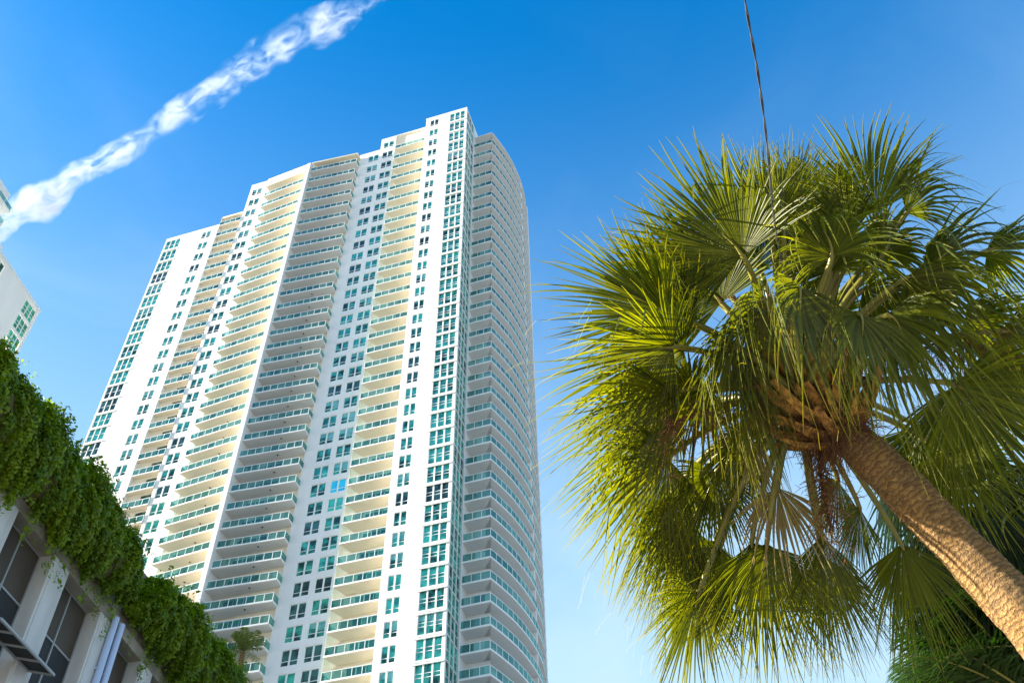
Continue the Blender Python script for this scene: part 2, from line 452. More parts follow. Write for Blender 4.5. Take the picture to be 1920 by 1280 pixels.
# ---- windows
def window_mesh(wd, hh, cols, transoms, gap=.16, fr=.055, name='window'):
    f = MB()
    x0, x1, z0, z1 = -wd/2, wd/2, -hh, hh
    y0, y1 = 0.06, .16
    f.box(x0, x1, y0, y1, z0, z0+fr); f.box(x0, x1, y0, y1, z1-fr, z1)
    f.box(x0, x0+fr, y0, y1, z0+fr, z1-fr); f.box(x1-fr, x1, y0, y1, z0+fr, z1-fr)
    pw = (wd - gap*(cols-1))/cols
    for i in range(1, cols):
        xc = x0 + i*pw + (i-1)*gap
        f.box(xc, xc+gap, y0-.04, y1, z0+fr, z1-fr)
    for i in range(cols):
        xa = x0 + i*(pw+gap) + (fr if i == 0 else 0); xb = x0 + i*(pw+gap) + pw - (fr if i == cols-1 else 0)
        for tz in transoms:
            zc = z0 + (z1-z0)*tz
            f.box(xa, xb, y0+.01, y1-.01, zc-.035, zc+.035)
    p = MB(); p.quad((x0+.01, .13, z0+.01), (x1-.01, .13, z0+.01), (x1-.01, .13, z1-.01), (x0+.01, .13, z1-.01))
    return f.mesh(name, [M['trim']]), p
wd_pair = lambda k: (COLS[k][0]-COLS[k][1])*S
random.seed(5)
def put_windows(k, name, cols, transoms, hh, gap, exclude=()):
    tl, tr, c, m0 = COLS[k]
    fm, p = window_mesh((tl-tr)*S, hh, cols, transoms, gap, name=name)
    pm = [p.mesh('pane', [M[g]]) for g in ('glass', 'glass_b', 'glass_d', 'glass_c')]
    wd_ = (tl-tr)*S; pb = MB()
    for fx0, fx1, fz in ((-.5, 0, .25), (0, .5, -.15)):      # roller blinds drawn to different heights behind the panes
        zz_ = hh*fz
        pb.quad((wd_*fx0+.01, .13, zz_), (wd_*fx1-.01, .13, zz_), (wd_*fx1-.01, .13, hh-.01), (wd_*fx0+.01, .13, hh-.01), 1)
        pb.quad((wd_*fx0+.01, .13, -hh+.01), (wd_*fx1-.01, .13, -hh+.01), (wd_*fx1-.01, .13, zz_), (wd_*fx0+.01, .13, zz_), 0)
    pm.append(pb.mesh('pane', [M['glass'], M['blind']]))
    res = []
    for m in range(m0, MAXM-7+1):
        if k == 'E' and m == 25: pass
        r = random.random()
        g_ = (0 if r < .40 else 1 if r < .70 else 4 if r < .86 else 2) if k not in 'RL' else (0 if r < .30 else 1 if r < .75 else 4 if r < .88 else 2)
        if k == 'F' and m == 25: g_ = 3
        res.append((k, name, m, fm, pm[g_], (lx((tl+tr)/2), ly(c), zw(m))))
    return res
allp = []
for k in 'EFCGB': allp += put_windows(k, 'window', 2, (.30,), WH, .20)
# the hundred that show largest stay parts, the rest are one part
allp.sort(key=lambda q: q[5][2])
keep, rest = allp[:100], allp[100:]
for (k, nme, m, fm, pm, loc) in keep:
    o = link('window', fm, tower, loc); link('pane', pm, o)
if rest:
    groups = {}
    mats = [M['trim'], M['glass'], M['glass_b'], M['glass_d'], M['glass_c'], M['blind']]
    mb = MB()
    for (k, nme, m, fm, pm, loc) in rest:
        for me in (fm, pm):
            n = len(mb.v); mi = [mats.index(x) for x in me.materials]
            mb.v += [(v.co.x+loc[0], v.co.y+loc[1], v.co.z+loc[2]) for v in me.vertices]
            for f in me.polygons: mb.f.append(tuple(n+i for i in f.vertices)); mb.m.append(mi[f.material_index])
    tag(mb.build('window', mats, tower), kind='stuff')
for k in 'RL':
    for (k_, nme, m, fm, pm, loc) in put_windows(k, 'wide_window', 3, (.36, .53) if k == 'R' else (.45,), WIDE, .16 if k == 'L' else .20):
        o = link('wide_window', fm, tower, loc); link('pane', pm, o)
# flank windows (turned 90 degrees)
fm, p = window_mesh((29.42-28.27)*S, FLH, 3, (.42,), .09, .04, name='side_window')
pms = [p.mesh('pane', [M[g]]) for g in ('glass_b', 'glass')]
for m in range(-1, MAXM-6):
    o = link('side_window', fm, tower, (lx(10.95)+.02, ly((28.27+29.42)/2), zw(m))); o.rotation_euler = (0, 0, RAD(90))
    link('pane', pms[m % 2], o)

# ---- sliding doors behind the balconies
def door_set(tl, tr, c, m0, m1, frac):
    f = MB(); wdt = (tl-tr)*S
    f.box(-wdt/2, wdt/2, .06, .14, 2.39, 2.45)
    for i in range(4): 
        x = -wdt/2 + (wdt-.08)*i/3
        f.box(x, x+.08, .06, .14, 0, 2.39)
    p = MB(); p.quad((-wdt/2, .15, 0), (wdt/2, .15, 0), (wdt/2, .15, 2.44), (-wdt/2, .15, 2.44))
    fm = f.mesh('balcony_door', [M['trim']]); pm = p.mesh('pane', [M['glass_d']])
    for m in range(m0, m1):
        o = link('balcony_door', fm, tower, (lx((tl+tr)/2), ly(c), zs(m)+.22)); link('pane', pm, o)
# only the lowest storeys show their doors over the railings
door_set(20.6, 19.2, 28.80, 21, 36, 1); door_set(14.9, 13.75, 28.80, 20, 37, 1); door_set(23.6, 21.6, 28.80, 20, 34, 1)
door_set(10.86, 10.14, 30.19, -1, 37, 1)
back = MB()      # dark rooms behind the door openings that have no modelled door
for (tl, tr, c, m0, m1) in ((20.6, 19.2, 28.80, 0, 21), (14.9, 13.75, 28.80, 0, 20), (23.6, 21.6, 28.80, 0, 20), (26.3, 25.7, 28.90, 2, 30)):
    for m in range(m0, m1):
        back.quad((lx(tl), ly(c)+.14, zs(m)+.22), (lx(tr), ly(c)+.14, zs(m)+.22), (lx(tr), ly(c)+.14, zs(m)+2.67), (lx(tl), ly(c)+.14, zs(m)+2.67))
back.build('door_glass', M['glass_d'], tower)

# ---- balconies: slab mesh, child railing, child glass
def balcony_meshes(path, poly, npan, name='balcony', sof='soffit'):
    """path: railing line as local xy points; poly: slab outline"""
    s_ = MB(); s_.prism(poly, 0, .20, 0)
    s_.f and None
    # soffit face gets the lit or shaded copy of the slab paint
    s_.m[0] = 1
    # edge beam
    r = MB(); gl = MB()
    for i in range(len(path)-1):
        a, b = Vector((*path[i], 0)), Vector((*path[i+1], 0))
        r.bar(a+Vector((0,0,1.30)), b+Vector((0,0,1.30)), .09, .08)
        r.bar(a+Vector((0,0,.245)), b+Vector((0,0,.245)), .06, .07)
        n = npan[i]
        for k in range(n+1):
            if k == n and i < len(path)-2: continue
            p = a.lerp(b, k/n); r.box(p.x-.035, p.x+.035, p.y-.035, p.y+.035, .20, 1.27)
        gl.quad(a+Vector((0,0,.30)), b+Vector((0,0,.30)), b+Vector((0,0,1.24)), a+Vector((0,0,1.24)))
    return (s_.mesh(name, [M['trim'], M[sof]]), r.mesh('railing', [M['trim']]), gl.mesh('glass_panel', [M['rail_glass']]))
def P(t, c): return (lx(t), ly(c))
lm = MB(); lm.tube([(0, 0, 0), (0, 0, -.06), (0, 0, -.14)], [.05, .13, .11], 8)
lamp_me = lm.mesh('ceiling_light', [M['lamp']])
e = .03
BAL = []
def bal(kind, tl, tr, cf, cb, n, m0, m1, left=0, right=0, chL=.0, name='balcony', cr=None, sof='soffit'):
    cr = cf if cr is None else cr
    path = []; npn = []
    if left: path.append(P(tl-chL*.5-e, cb)); npn.append(left)
    path += [P(tl-e, cf+e), P(tr+(e if right else 0), cr+e)]; npn.append(n)
    if right: path.append(P(tr+e, cb)); npn.append(right)
    poly = [P(tl, cf), P(tr, cr), P(tr+(.05 if right else 0), cb), P(tl-chL, cb)]
    ms = balcony_meshes(path, poly, npn, name, sof)
    for m in range(m0, m1+1):
        BAL.append((m, ms, kind, ((tl+tr)/2, (cf+cb)/2)))
bal('D0', 27.03, 25.57, 28.66, 28.89, 4, 2, 30, chL=.12)
bal('D1', 24.00, 21.23, 28.20, 28.79, 7, 1, 36, left=1, chL=.25, cr=27.96)
bal('D2', 20.99, 18.03, 28.06, 28.79, 8, 0, 37, right=1, cr=28.28, sof='soffit_shaded')
bal('D3', 15.52, 13.585, 28.17, 28.79, 5, 0, 38, left=1, chL=.25)
BAL.sort(key=lambda q: -q[0])
keep, rest = BAL[:100], BAL[100:]
for (m, ms, kind, cen) in keep:
    o = link('balcony', ms[0], tower, (0, 0, zs(m)))
    link('railing', ms[1], o); link('glass_panel', ms[2], o)
    if kind in ('D1', 'D2'):
        link('ceiling_light', lamp_me, o, (lx(cen[0]-.25), ly(cen[1]), -.005))
mb = MB(); mats = [M['trim'], M['soffit'], M['soffit_shaded'], M['rail_glass']]
for (m, ms, kind, cen) in rest:
    for me in ms:
        n = len(mb.v); mi = [mats.index(x) for x in me.materials]
        mb.v += [(v.co.x, v.co.y, v.co.z+zs(m)) for v in me.vertices]
        for f in me.polygons: mb.f.append(tuple(n+i for i in f.vertices)); mb.m.append(mi[f.material_index])
tag(mb.build('balcony', mats, tower), kind='stuff')
# curved corner balconies
op = [P(t, c) for t, c in OUTD]; ip = [P(t, c) for t, c in inner]
poly = op + ip[::-1]
ms_poly = MB()
n = len(op); 
def ring(z): return [(x, y, z) for x, y in op], [(x, y, z) for x, y in ip]
o0, i0 = ring(0); o1, i1 = ring(.20)
for k in range(n-1):
    ms_poly.quad(i0[k], i0[k+1], o0[k+1], o0[k], 1)
    ms_poly.quad(o1[k], o1[k+1], i1[k+1], i1[k], 0)
    ms_poly.quad(o0[k], o0[k+1], o1[k+1], o1[k], 0)
slab_me = ms_poly.mesh('corner_balcony', [M['trim'], M['soffit_shaded']])
r = MB(); gl = MB()
inset = []
for k, (t, c) in enumerate(OUTD): inset.append(P(t+(.02 if k else 0), c+.015))
for k in range(len(inset)-1):
    a, b = Vector((*inset[k], 0)), Vector((*inset[k+1], 0))
    r.bar(a+Vector((0,0,1.30)), b+Vector((0,0,1.30)), .09, .08); r.bar(a+Vector((0,0,.245)), b+Vector((0,0,.245)), .06, .07)
    gl.quad(a+Vector((0,0,.30)), b+Vector((0,0,.30)), b+Vector((0,0,1.24)), a+Vector((0,0,1.24)))
dist = [0]
for k in range(1, len(inset)): dist.append(dist[-1] + math.dist(inset[k-1], inset[k]))
dd = 0.0
while dd < dist[-1]:
    k = max(i for i in range(len(dist)) if dist[i] <= dd); k = min(k, len(inset)-2)
    u = (dd-dist[k])/(dist[k+1]-dist[k]); x = inset[k][0]*(1-u)+inset[k+1][0]*u; y = inset[k][1]*(1-u)+inset[k+1][1]*u
    r.box(x-.035, x+.035, y-.035, y+.035, .20, 1.27)
    dd += dist[1]/3
rail_me = r.mesh('railing', [M['trim']]); gl_me = gl.mesh('glass_panel', [M['rail_glass']])
for m in range(-1, 38):
    o = link('corner_balcony', slab_me, tower, (0, 0, zs(m)))
    if m >= 0: link('railing', rail_me, o); link('glass_panel', gl_me, o)

# ------------------------------------------------------------------ neighbouring tower at the left edge
AZN = RAD(10.0); DN = 85.0; K = 85/60.
# local frame: x along the street direction, y towards the street side (right)
nb = empty('neighbour_tower', (-math.cos(AZN)*DN, math.sin(AZN)*DN, 0), 0)
nb.rotation_euler = (0, 0, RAD(90)-AZN)
tag(nb, 'white high-rise with teal windows cut off by the left edge of the photo', 'building')
nw = MB()
zN = (81.35-1.6)*K+1.6; xN = 57.14*K
ROWN = [zN-2.1-3.2*i for i in range(12)]
colsN = [(54.9*K, 56.75*K), (49.3*K, 50.6*K)]
def nfacade(x0, x1, zt, cols, rows, hh):
    x = x0
    for (a, b) in sorted(cols):
        nw.quad((x, 0, 0), (a, 0, 0), (a, 0, zt), (x, 0, zt)); z = 0
        for r_ in sorted(rows):
            nw.quad((a, 0, z), (b, 0, z), (b, 0, r_-hh), (a, 0, r_-hh)); z = r_+hh
            nw.quad((a, 0, r_-hh), (b, 0, r_-hh), (b, .2, r_-hh), (a, .2, r_-hh))
        nw.quad((a, 0, z), (b, 0, z), (b, 0, zt), (a, 0, zt)); x = b
    nw.quad((x, 0, 0), (x1, 0, 0), (x1, 0, zt), (x, 0, zt))
nfacade(20, xN, zN, colsN, ROWN, 1.3)
nw.quad((xN, 0, 0), (xN, 30, 0), (xN, 30, zN), (xN, 0, zN)); nw.quad((20, 0, zN), (xN, 0, zN), (xN, 30, zN), (20, 30, zN))
nw.quad((20, 30, 0), (20, 0, 0), (20, 0, zN), (20, 30, zN))
nw.box(20, xN+.05, -.08, .3, zN, zN+.25)
zU = (88.1-1.6)*K+1.6
nw.box(20, 45.9*K, .6, 24, zN, zU)
nw.box(20, 46.6*K, -.3, 3, (86.9-1.6)*K, (87.5-1.6)*K+1.6)
nw.box(20, 49.4*K, .3, 3, zN, zN+1.5)
nwall = nw.build('wall', M['white'], nb)
fm, p = window_mesh(1.85*K, 1.3, 3, (.36, .6), .14, name='window')
pm = p.mesh('pane', [M['glass_b']])
fm2, p2 = window_mesh(1.3*K, 1.3, 2, (.3,), .14, name='window'); pm2 = p2.mesh('pane', [M['glass']])
for z in ROWN:
    o = link('window', fm, nb, ((54.9+56.75)/2*K, .05, z)); link('pane', pm, o)
    o = link('window', fm2, nb, ((49.3+50.6)/2*K, .05, z)); link('pane', pm2, o)
bb = MB(); bb.prism([(38*K, -1.6), (46.9*K, -1.6), (46.9*K, 0), (38*K, 0)], 0, .25)
bme = bb.mesh('balcony', [M['trim']])
rb = MB(); rb.bar((38*K, -1.55, 1.2), (46.9*K, -1.55, 1.2), .08, .08); rb.bar((46.85*K, -1.55, 1.2), (46.85*K, 0, 1.2), .08, .08)
for i in range(9): rb.box((38+8.85*i/8)*K-.03, (38+8.85*i/8)*K+.03, -1.58, -1.52, .25, 1.2)
rme = rb.mesh('railing', [M['trim']])
gq = MB(); gq.quad((38*K, -1.55, .3), (46.8*K, -1.55, .3), (46.8*K, -1.55, 1.1), (38*K, -1.55, 1.1))
gme = gq.mesh('glass_panel', [M['rail_glass']])
for i in range(6):
    o = link('balcony', bme, nb, (0, 0, (84.5-1.6)*K+1.6-3.2*i)); link('railing', rme, o); link('glass_panel', gme, o)

# ------------------------------------------------------------------ garage building with hanging vines
AZG = RAD(9.2); DG = 20.0; G = 2.5
gar = empty('parking_garage', (-math.cos(AZG)*DG, math.sin(AZG)*DG, 0), RAD(90)-AZG)
tag(gar, 'pale concrete garage with dark louvred openings under hanging vines', 'building')
def gz(z): return (z-1.6)*G+1.6
M['concrete'] = plaster('painted_concrete', (.30, .26, .21), .5, .6, .85, .02)
M['concrete_w'] = plaster('painted_pilaster', (.60, .59, .57), .28, .8, .8, .02)
M['louvre'] = plaster('dark_louvre', (.020, .021, .022), .4, .6, .7, 0)
M['louvre2'] = plaster('brown_panel', (.085, .064, .045), .4, .5, .7, 0)
M['pipe'] = plaster('painted_downpipe', (.42, .52, .72), .05, 1, .35, 0)
M['steel'] = plaster('grey_steel', (.30, .32, .33), .1, 1, .4, 0)
gw = MB()
xs0 = -4*G
zt = gz(9.76); ztop = gz(11.0); zb1 = gz(8.28)
bays = []
x = 9.98 - 1.40*8
edges = []
for i in range(-1, 9): edges.append((9.98+1.39*i)*G)       # right edge of each opening
pw_ = .41*G
# openings run from edge-1.39*G+pw to edge; set 0.9 m back
x_end = (9.98+1.39*9)*G; x_beg = edges[0]-1.39*G
gw.quad((x_beg, 0, zt), (x_end, 0, zt), (x_end, 0, ztop), (x_beg, 0, ztop))
gw.quad((x_beg, .8, zt-.02), (x_end, .8, zt-.02), (x_end, 0, zt), (x_beg, 0, zt))
gw.box(x_beg, x_end, -.10, -.002, zt, zt+.45)               # projecting lintel
gw.quad((x_beg, 0, ztop), (x_end, 0, ztop), (x_end, 25, ztop), (x_beg, 25, ztop))
gw.quad((x_end, 0, 0), (x_end, 25, 0), (x_end, 25, ztop), (x_end, 0, ztop))
gw.quad((x_beg, 0, 0), (x_end, 0, 0), (x_end, 0, gz(5.4)), (x_beg, 0, gz(5.4)))
gw.box(x_beg, x_end, -.12, .8, gz(5.4), gz(5.6))
gw.build('wall', M['concrete'], gar)
pil = MB(); pil.box(0, pw_, -.12, .85, gz(5.6), zt-.005); pil.box(.12, .2, -.16, -.12, gz(5.6), zt-.3); 
pil_me = pil.mesh('pilaster', [M['concrete_w']])
lo = MB()
ow = 1.39*G-pw_
def lat(z): return gz(z)
zz = [lat(5.6), lat(6.5), lat(7.4), lat(8.25), lat(8.98), zt]
for j in range(len(zz)-1):
    for q in range(2):
        xa_ = -ow + ow*q/2; xb_ = xa_+ow/2
        lo.box(xa_+.03, xb_-.03, .45, .5, zz[j]+.03, zz[j+1]-.03, 1 if (j >= len(zz)-2) else 0)
lou_me = lo.mesh('opening_panel', [M['louvre'], M['louvre2']])
lf = MB()
for q in range(3): lf.box(-ow+ow*q/2-.03, -ow+ow*q/2+.03, .40, .5, zz[0], zz[-1])
for z in zz: lf.box(-ow, 0, .405, .495, z-.03, z+.03)
lf_me = lf.mesh('mullion', [M['steel']])
for i, xe in enumerate(edges):
    link('pilaster', pil_me, gar, (xe, 0, 0))
    o = link('opening_panel', lou_me, gar, (xe, 0, 0)); link('mullion', lf_me, o)
for px_ in (11.70, 11.89):
    t_ = MB(); t_.tube([(px_*G, -.25, gz(5.0)), (px_*G, -.25, gz(9.85))], [.13, .13], 12)
    for z in (6.2, 7.6, 9.0): t_.box(px_*G-.16, px_*G+.16, -.30, 0, gz(z), gz(z)+.06)
    t_.build('downpipe', M['pipe'], gar, smooth=False)
# sloping glazed hood at the lower left
hd = MB()
h0, h1 = 9.0*G, 10.3*G
hz = gz(8.22)
for i in range(5):
    xx = h0 + (h1-h0)*i/4; hd.bar((xx, -.15, hz), (xx, -1.1, hz-.25), .06, .06)
hd.bar((h0, -.15, hz), (h1, -.15, hz), .07, .07); hd.bar((h0, -1.1, hz-.25), (h1, -1.1, hz-.25), .07, .07)
ho = hd.build('hood_frame', M['steel'], gar)
hg = MB(); hg.quad((h0, -.16, hz+.02), (h1, -.16, hz+.02), (h1, -1.08, hz-.22), (h0, -1.08, hz-.22)); hg.build('hood_glass', M['louvre'], ho)

# ---- vines: leaf clumps hanging over the parapet
def to_world_g(P_):
    # garage local -> world arrays
    a = RAD(90)-AZG
    c_, s_ = math.cos(a), math.sin(a)
    return np.stack([P_[:, 0]*c_-P_[:, 1]*s_, P_[:, 0]*s_+P_[:, 1]*c_, P_[:, 2]], 1)
def leaf_mesh(name, C_, Nn, size, mat, rng, attr=None):
    """many small pointed leaves; C_: centres, Nn: rough normals"""
    n = len(C_)
    Nn = Nn + rng.normal(0, .55, (n, 3)); Nn /= np.linalg.norm(Nn, axis=1)[:, None]
    A = rng.normal(0, 1, (n, 3)); A[:, 2] -= .8; A -= Nn*(A*Nn).sum(1)[:, None]; A /= np.linalg.norm(A, axis=1)[:, None]
    B = np.cross(Nn, A); s = (np.asarray(size)*rng.uniform(.55, 1.3, n))[:, None]
    v = np.stack([C_-A*s*.5, C_+B*s*.36, C_+A*s*.62+Nn*s*.05, C_-B*s*.36], 1).reshape(-1, 3)
    me = bpy.data.meshes.new(name)
    me.vertices.add(4*n); me.vertices.foreach_set('co', v.ravel())
    me.loops.add(4*n); me.loops.foreach_set('vertex_index', np.arange(4*n))
    me.polygons.add(n); me.polygons.foreach_set('loop_start', np.arange(n)*4); me.polygons.foreach_set('loop_total', np.full(n, 4))
    at = me.attributes.new('var', 'FLOAT', 'POINT'); at.data.foreach_set('value', np.repeat(rng.uniform(0, 1, n) if attr is None else attr, 4))
    me.materials.append(mat); me.update(calc_edges=True)
    return me
M['vine'] = leafmat('vine_leaf', (.035, .105, .003), (.25, .35, .004), (1.5, 1.5, .3), tr_amt=.45, rough=.5)
M['vine_core'] = plaster('dark_vine_core', (.10, .075, .04), .2, 4, .9, 0)
def vine(x0, x1, seed, label, top, bot):
    rng = np.random.default_rng(seed)
    N = int(10500*(x1-x0)/G**1*1.0)
    N = int(6500*(x1-x0))
    u = rng.uniform(x0, x1, N)
    def prof(u):   # lumpy radius
        return 1 + .12*np.sin(u*1.7+seed) + .09*np.sin(u*3.9+seed*2) + .07*np.sin(u*9.1)
    zt_ = np.interp(u, top[0], top[1]); zb_ = np.interp(u, bot[0], bot[1])
    # ragged bottom
    zb_ = zb_ + .12 + .25*np.sin(u*2.3) + .30*np.sin(u*5.1+1)*rng.uniform(.2, 1, N)
    # endcaps: round off
    en = np.minimum(1, np.sqrt(np.clip((u-x0)/1.2, 0, 1))*1.0) * np.minimum(1, np.sqrt(np.clip((x1-u)/1.6, 0, 1)))
    mid = (zt_+zb_)/2; hgt = (zt_-zb_)/2*(.35+.65*en)
    an = rng.uniform(-1.45, 1.75, N)          # angle around the bulge: 0 faces the street, pi/2 up
    ra = prof(u)*(1-.28*rng.power(2.2, N)+.0)
    clump = .07*np.sin(u*6.3+an*5)*np.cos(an*7+u*4.1) + .10*np.sin(u*13+an*11)
    ra = ra*(1+clump)
    y = -(.15 + 1.25*np.cos(an)*ra*(.4+.6*en)); z = mid + hgt*np.sin(an)*ra
    C_ = np.stack([u, y, z], 1)
    Nn = np.stack([np.zeros(N), -np.cos(an), np.sin(an)+.3], 1)
    # stray trailing shoots under and over the mass
    st = []; sn = []
    for k in range(int((x1-x0)*3)):
        ux = rng.uniform(x0+.4, x1-.4); zb0 = np.interp(ux, bot[0], bot[1]); L_ = rng.uniform(.4, 1.9)
        m_ = int(L_*26)
        tt = np.linspace(0, 1, m_)
        st.append(np.stack([ux+.12*np.sin(tt*4+k)+rng.normal(0, .05, m_), -.25-.25*rng.random()+rng.normal(0, .06, m_), zb0+.5-L_*tt], 1))
    for k in range(int((x1-x0)*5)):
        ux = rng.uniform(x0+.3, x1-.3); zt0 = np.interp(ux, top[0], top[1]); L_ = rng.uniform(.15, .55); m_ = int(L_*30)
        tt = np.linspace(0, 1, m_); dx = rng.normal(0, .3)
        st.append(np.stack([ux+dx*tt+rng.normal(0, .04, m_), -.3-.6*rng.random()-.2*tt+rng.normal(0, .04, m_), zt0-.25+L_*np.sin(tt*2)], 1))
    sp = np.concatenate(st); C_ = np.concatenate([C_, sp]); Nn = np.concatenate([Nn, np.tile([0, -1., .5], (len(sp), 1))])
    cl = .5+.35*np.sin(C_[:, 0]*4.1+C_[:, 2]*3)+rng.normal(0, .25, len(C_))
    loc = Vector((-math.cos(AZG)*DG, math.sin(AZG)*DG, 0))
    root = empty('hanging_vine', loc, RAD(90)-AZG)
    tag(root, label, 'vine', 'vines hanging over the garage parapet')
    link('foliage', leaf_mesh('foliage', C_, Nn, .115*np.where(rng.random(len(C_)) < .15, 1.6, .95), M['vine'], rng, np.clip(cl, 0, 1)), root)
    core = MB()  # added dark shell inside the foliage, stops the view through the leaves
    xs = np.linspace(x0+.3, x1-.3, 40); K_ = 10
    for xx in xs:
        zt1 = np.interp(xx, top[0], top[1]); zb1_ = np.interp(xx, bot[0], bot[1]); e_ = min(1, math.sqrt(max(.02, (xx-x0)/1.2)))*min(1, math.sqrt(max(.02, (x1-xx)/1.6)))
        for j in range(K_):
            a_ = -math.pi/2 + math.pi*j/(K_-1)
            core.v.append((xx, -.05-1.0*math.cos(a_)*(.3+.7*e_), (zt1+zb1_)/2+(zt1-zb1_)/2*.66*(.35+.65*e_)*math.sin(a_)))
    for i in range(len(xs)-1):
        for j in range(K_-1):
            core.f.append((i*K_+j, (i+1)*K_+j, (i+1)*K_+j+1, i*K_+j+1)); core.m.append(0)
    core.build('vine_core', M['vine_core'], root, smooth=True)
    return root
vine(6.9*G, 11.70*G, 3, 'green vine mass nearest the left edge spilling over the garage parapet', ([0, 8.2*G, 10.4*G, 11.7*G], [gz(11.15), gz(11.1), gz(11.15), gz(10.9)]), ([0, 9*G, 10.5*G, 12*G], [gz(9.64), gz(9.72), gz(9.78), gz(9.90)]))
vine(11.84*G, 20.0*G, 7, 'lower rounded green vine mass beyond the two blue downpipes', ([11.8*G, 12.5*G, 14.2*G, 16*G, 20*G], [gz(10.3), gz(11.15), gz(11.2), gz(11.25), gz(11.3)]), ([11*G, 20*G], [gz(9.95), gz(9.6)]))

# ------------------------------------------------------------------ palms
M['frond'] = leafmat('fan_leaf', (.007, .026, .003), (.17, .19, .003), (2.1, 1.9, .30), ctip=(.24, .22, .015), tr_amt=.45, rough=.5)
M['frond_old'] = leafmat('dry_leaf', (.22, .17, .07), (.35, .28, .13), (1.2, 1.1, .7), ctip=(.6, .5, .3), tr_amt=.35, rough=.6)
M['petiole'] = plaster('petiole_skin', (.16, .15, .02), .25, 6, .4, 0)
M['boot'] = plaster('leaf_base_bark', (.36, .175, .035), .85, 22, .9, .03)
M['twig'] = plaster('flower_twig', (.14, .06, .02), .3, 9, .9, 0)

def trunkmat():
    m, t, b = newmat('palm_bark')
    tc = t.nodes.new('ShaderNodeTexCoord')
    at = t.nodes.new('ShaderNodeAttribute'); at.attribute_name = 'along'
    ns = t.nodes.new('ShaderNodeTexNoise'); ns.inputs['Scale'].default_value = 22; ns.inputs['Detail'].default_value = 6; ns.inputs['Roughness'].default_value = .65
    t.links.new(tc.outputs['Object'], ns.inputs['Vector'])
    cx = t.nodes.new('ShaderNodeMath'); cx.operation = 'MULTIPLY_ADD'; cx.inputs[1].default_value = .11; 
    t.links.new(ns.outputs['Fac'], cx.inputs[0]); t.links.new(at.outputs['Fac'], cx.inputs[2])
    mu = t.nodes.new('ShaderNodeMath'); mu.operation = 'MULTIPLY'; mu.inputs[1].default_value = 2*math.pi/.036
    t.links.new(cx.outputs[0], mu.inputs[0])
    si = t.nodes.new('ShaderNodeMath'); si.operation = 'SINE'; t.links.new(mu.outputs[0], si.inputs[0])
    vo = t.nodes.new('ShaderNodeTexVoronoi'); vo.inputs['Scale'].default_value = 38; vo.feature = 'DISTANCE_TO_EDGE'
    t.links.new(tc.outputs['Object'], vo.inputs['Vector'])
    cr = t.nodes.new('ShaderNodeValToRGB')
    cr.color_ramp.elements[0].position = .25; cr.color_ramp.elements[1].position = .75
    cr.color_ramp.elements[0].color = (.17, .085, .022, 1); cr.color_ramp.elements[1].color = (.52, .29, .085, 1)
    t.links.new(ns.outputs['Fac'], cr.inputs['Fac'])
    n5 = t.nodes.new('ShaderNodeTexNoise'); n5.inputs['Scale'].default_value = 3.2; n5.inputs['Detail'].default_value = 5
    t.links.new(tc.outputs['Object'], n5.inputs['Vector'])
    c5 = t.nodes.new('ShaderNodeMapRange'); c5.inputs['From Min'].default_value = .45; c5.inputs['From Max'].default_value = .68; c5.inputs['To Max'].default_value = .35
    t.links.new(n5.outputs['Fac'], c5.inputs['Value'])
    m5 = t.nodes.new('ShaderNodeMixRGB'); m5.inputs['Color2'].default_value = (.30, .22, .13, 1)
    t.links.new(c5.outputs[0], m5.inputs['Fac']); t.links.new(cr.outputs[0], m5.inputs['Color1'])
    r5 = t.nodes.new('ShaderNodeMapRange'); r5.inputs['From Min'].default_value = -1; r5.inputs['From Max'].default_value = -.2; r5.inputs['To Min'].default_value = .45
    t.links.new(si.outputs[0], r5.inputs['Value'])
    m6 = t.nodes.new('ShaderNodeMixRGB'); m6.blend_type = 'MULTIPLY'; m6.inputs['Fac'].default_value = 1
    t.links.new(m5.outputs[0], m6.inputs['Color1']); t.links.new(r5.outputs[0], m6.inputs['Color2'])
    t.links.new(m6.outputs[0], b.inputs['Base Color'])
    hs = t.nodes.new('ShaderNodeMath'); hs.operation = 'MULTIPLY_ADD'; hs.inputs[1].default_value = 1.0
    t.links.new(si.outputs[0], hs.inputs[0]); 
    h2 = t.nodes.new('ShaderNodeMath'); h2.operation = 'MINIMUM'; h2.inputs[1].default_value = .12
    t.links.new(vo.outputs['Distance'], h2.inputs[0])
    h3 = t.nodes.new('ShaderNodeMath'); h3.operation = 'MULTIPLY_ADD'; h3.inputs[1].default_value = 3.0
    t.links.new(h2.outputs[0], h3.inputs[0]); t.links.new(ns.outputs['Fac'], h3.inputs[2])
    t.links.new(h3.outputs[0], hs.inputs[2])
    bp = t.nodes.new('ShaderNodeBump'); bp.inputs['Strength'].default_value = .9; bp.inputs['Distance'].default_value = .012
    t.links.new(hs.outputs[0], bp.inputs['Height']); t.links.new(bp.outputs[0], b.inputs['Normal'])
    b.inputs['Roughness'].default_value = .85
    return m
M['bark'] = trunkmat()

def spline(pts, n):
    P_ = [Vector(p) for p in pts]; out = []
    for i in range(len(P_)-1):
        p0 = P_[max(i-1, 0)]; p1 = P_[i]; p2 = P_[i+1]; p3 = P_[min(i+2, len(P_)-1)]
        for k in range(n):
            u = k/n
            out.append(.5*((2*p1)+(p2-p0)*u+(2*p0-5*p1+4*p2-p3)*u*u+(3*p1-p0-3*p2+p3)*u**3))
    out.append(P_[-1]); return out

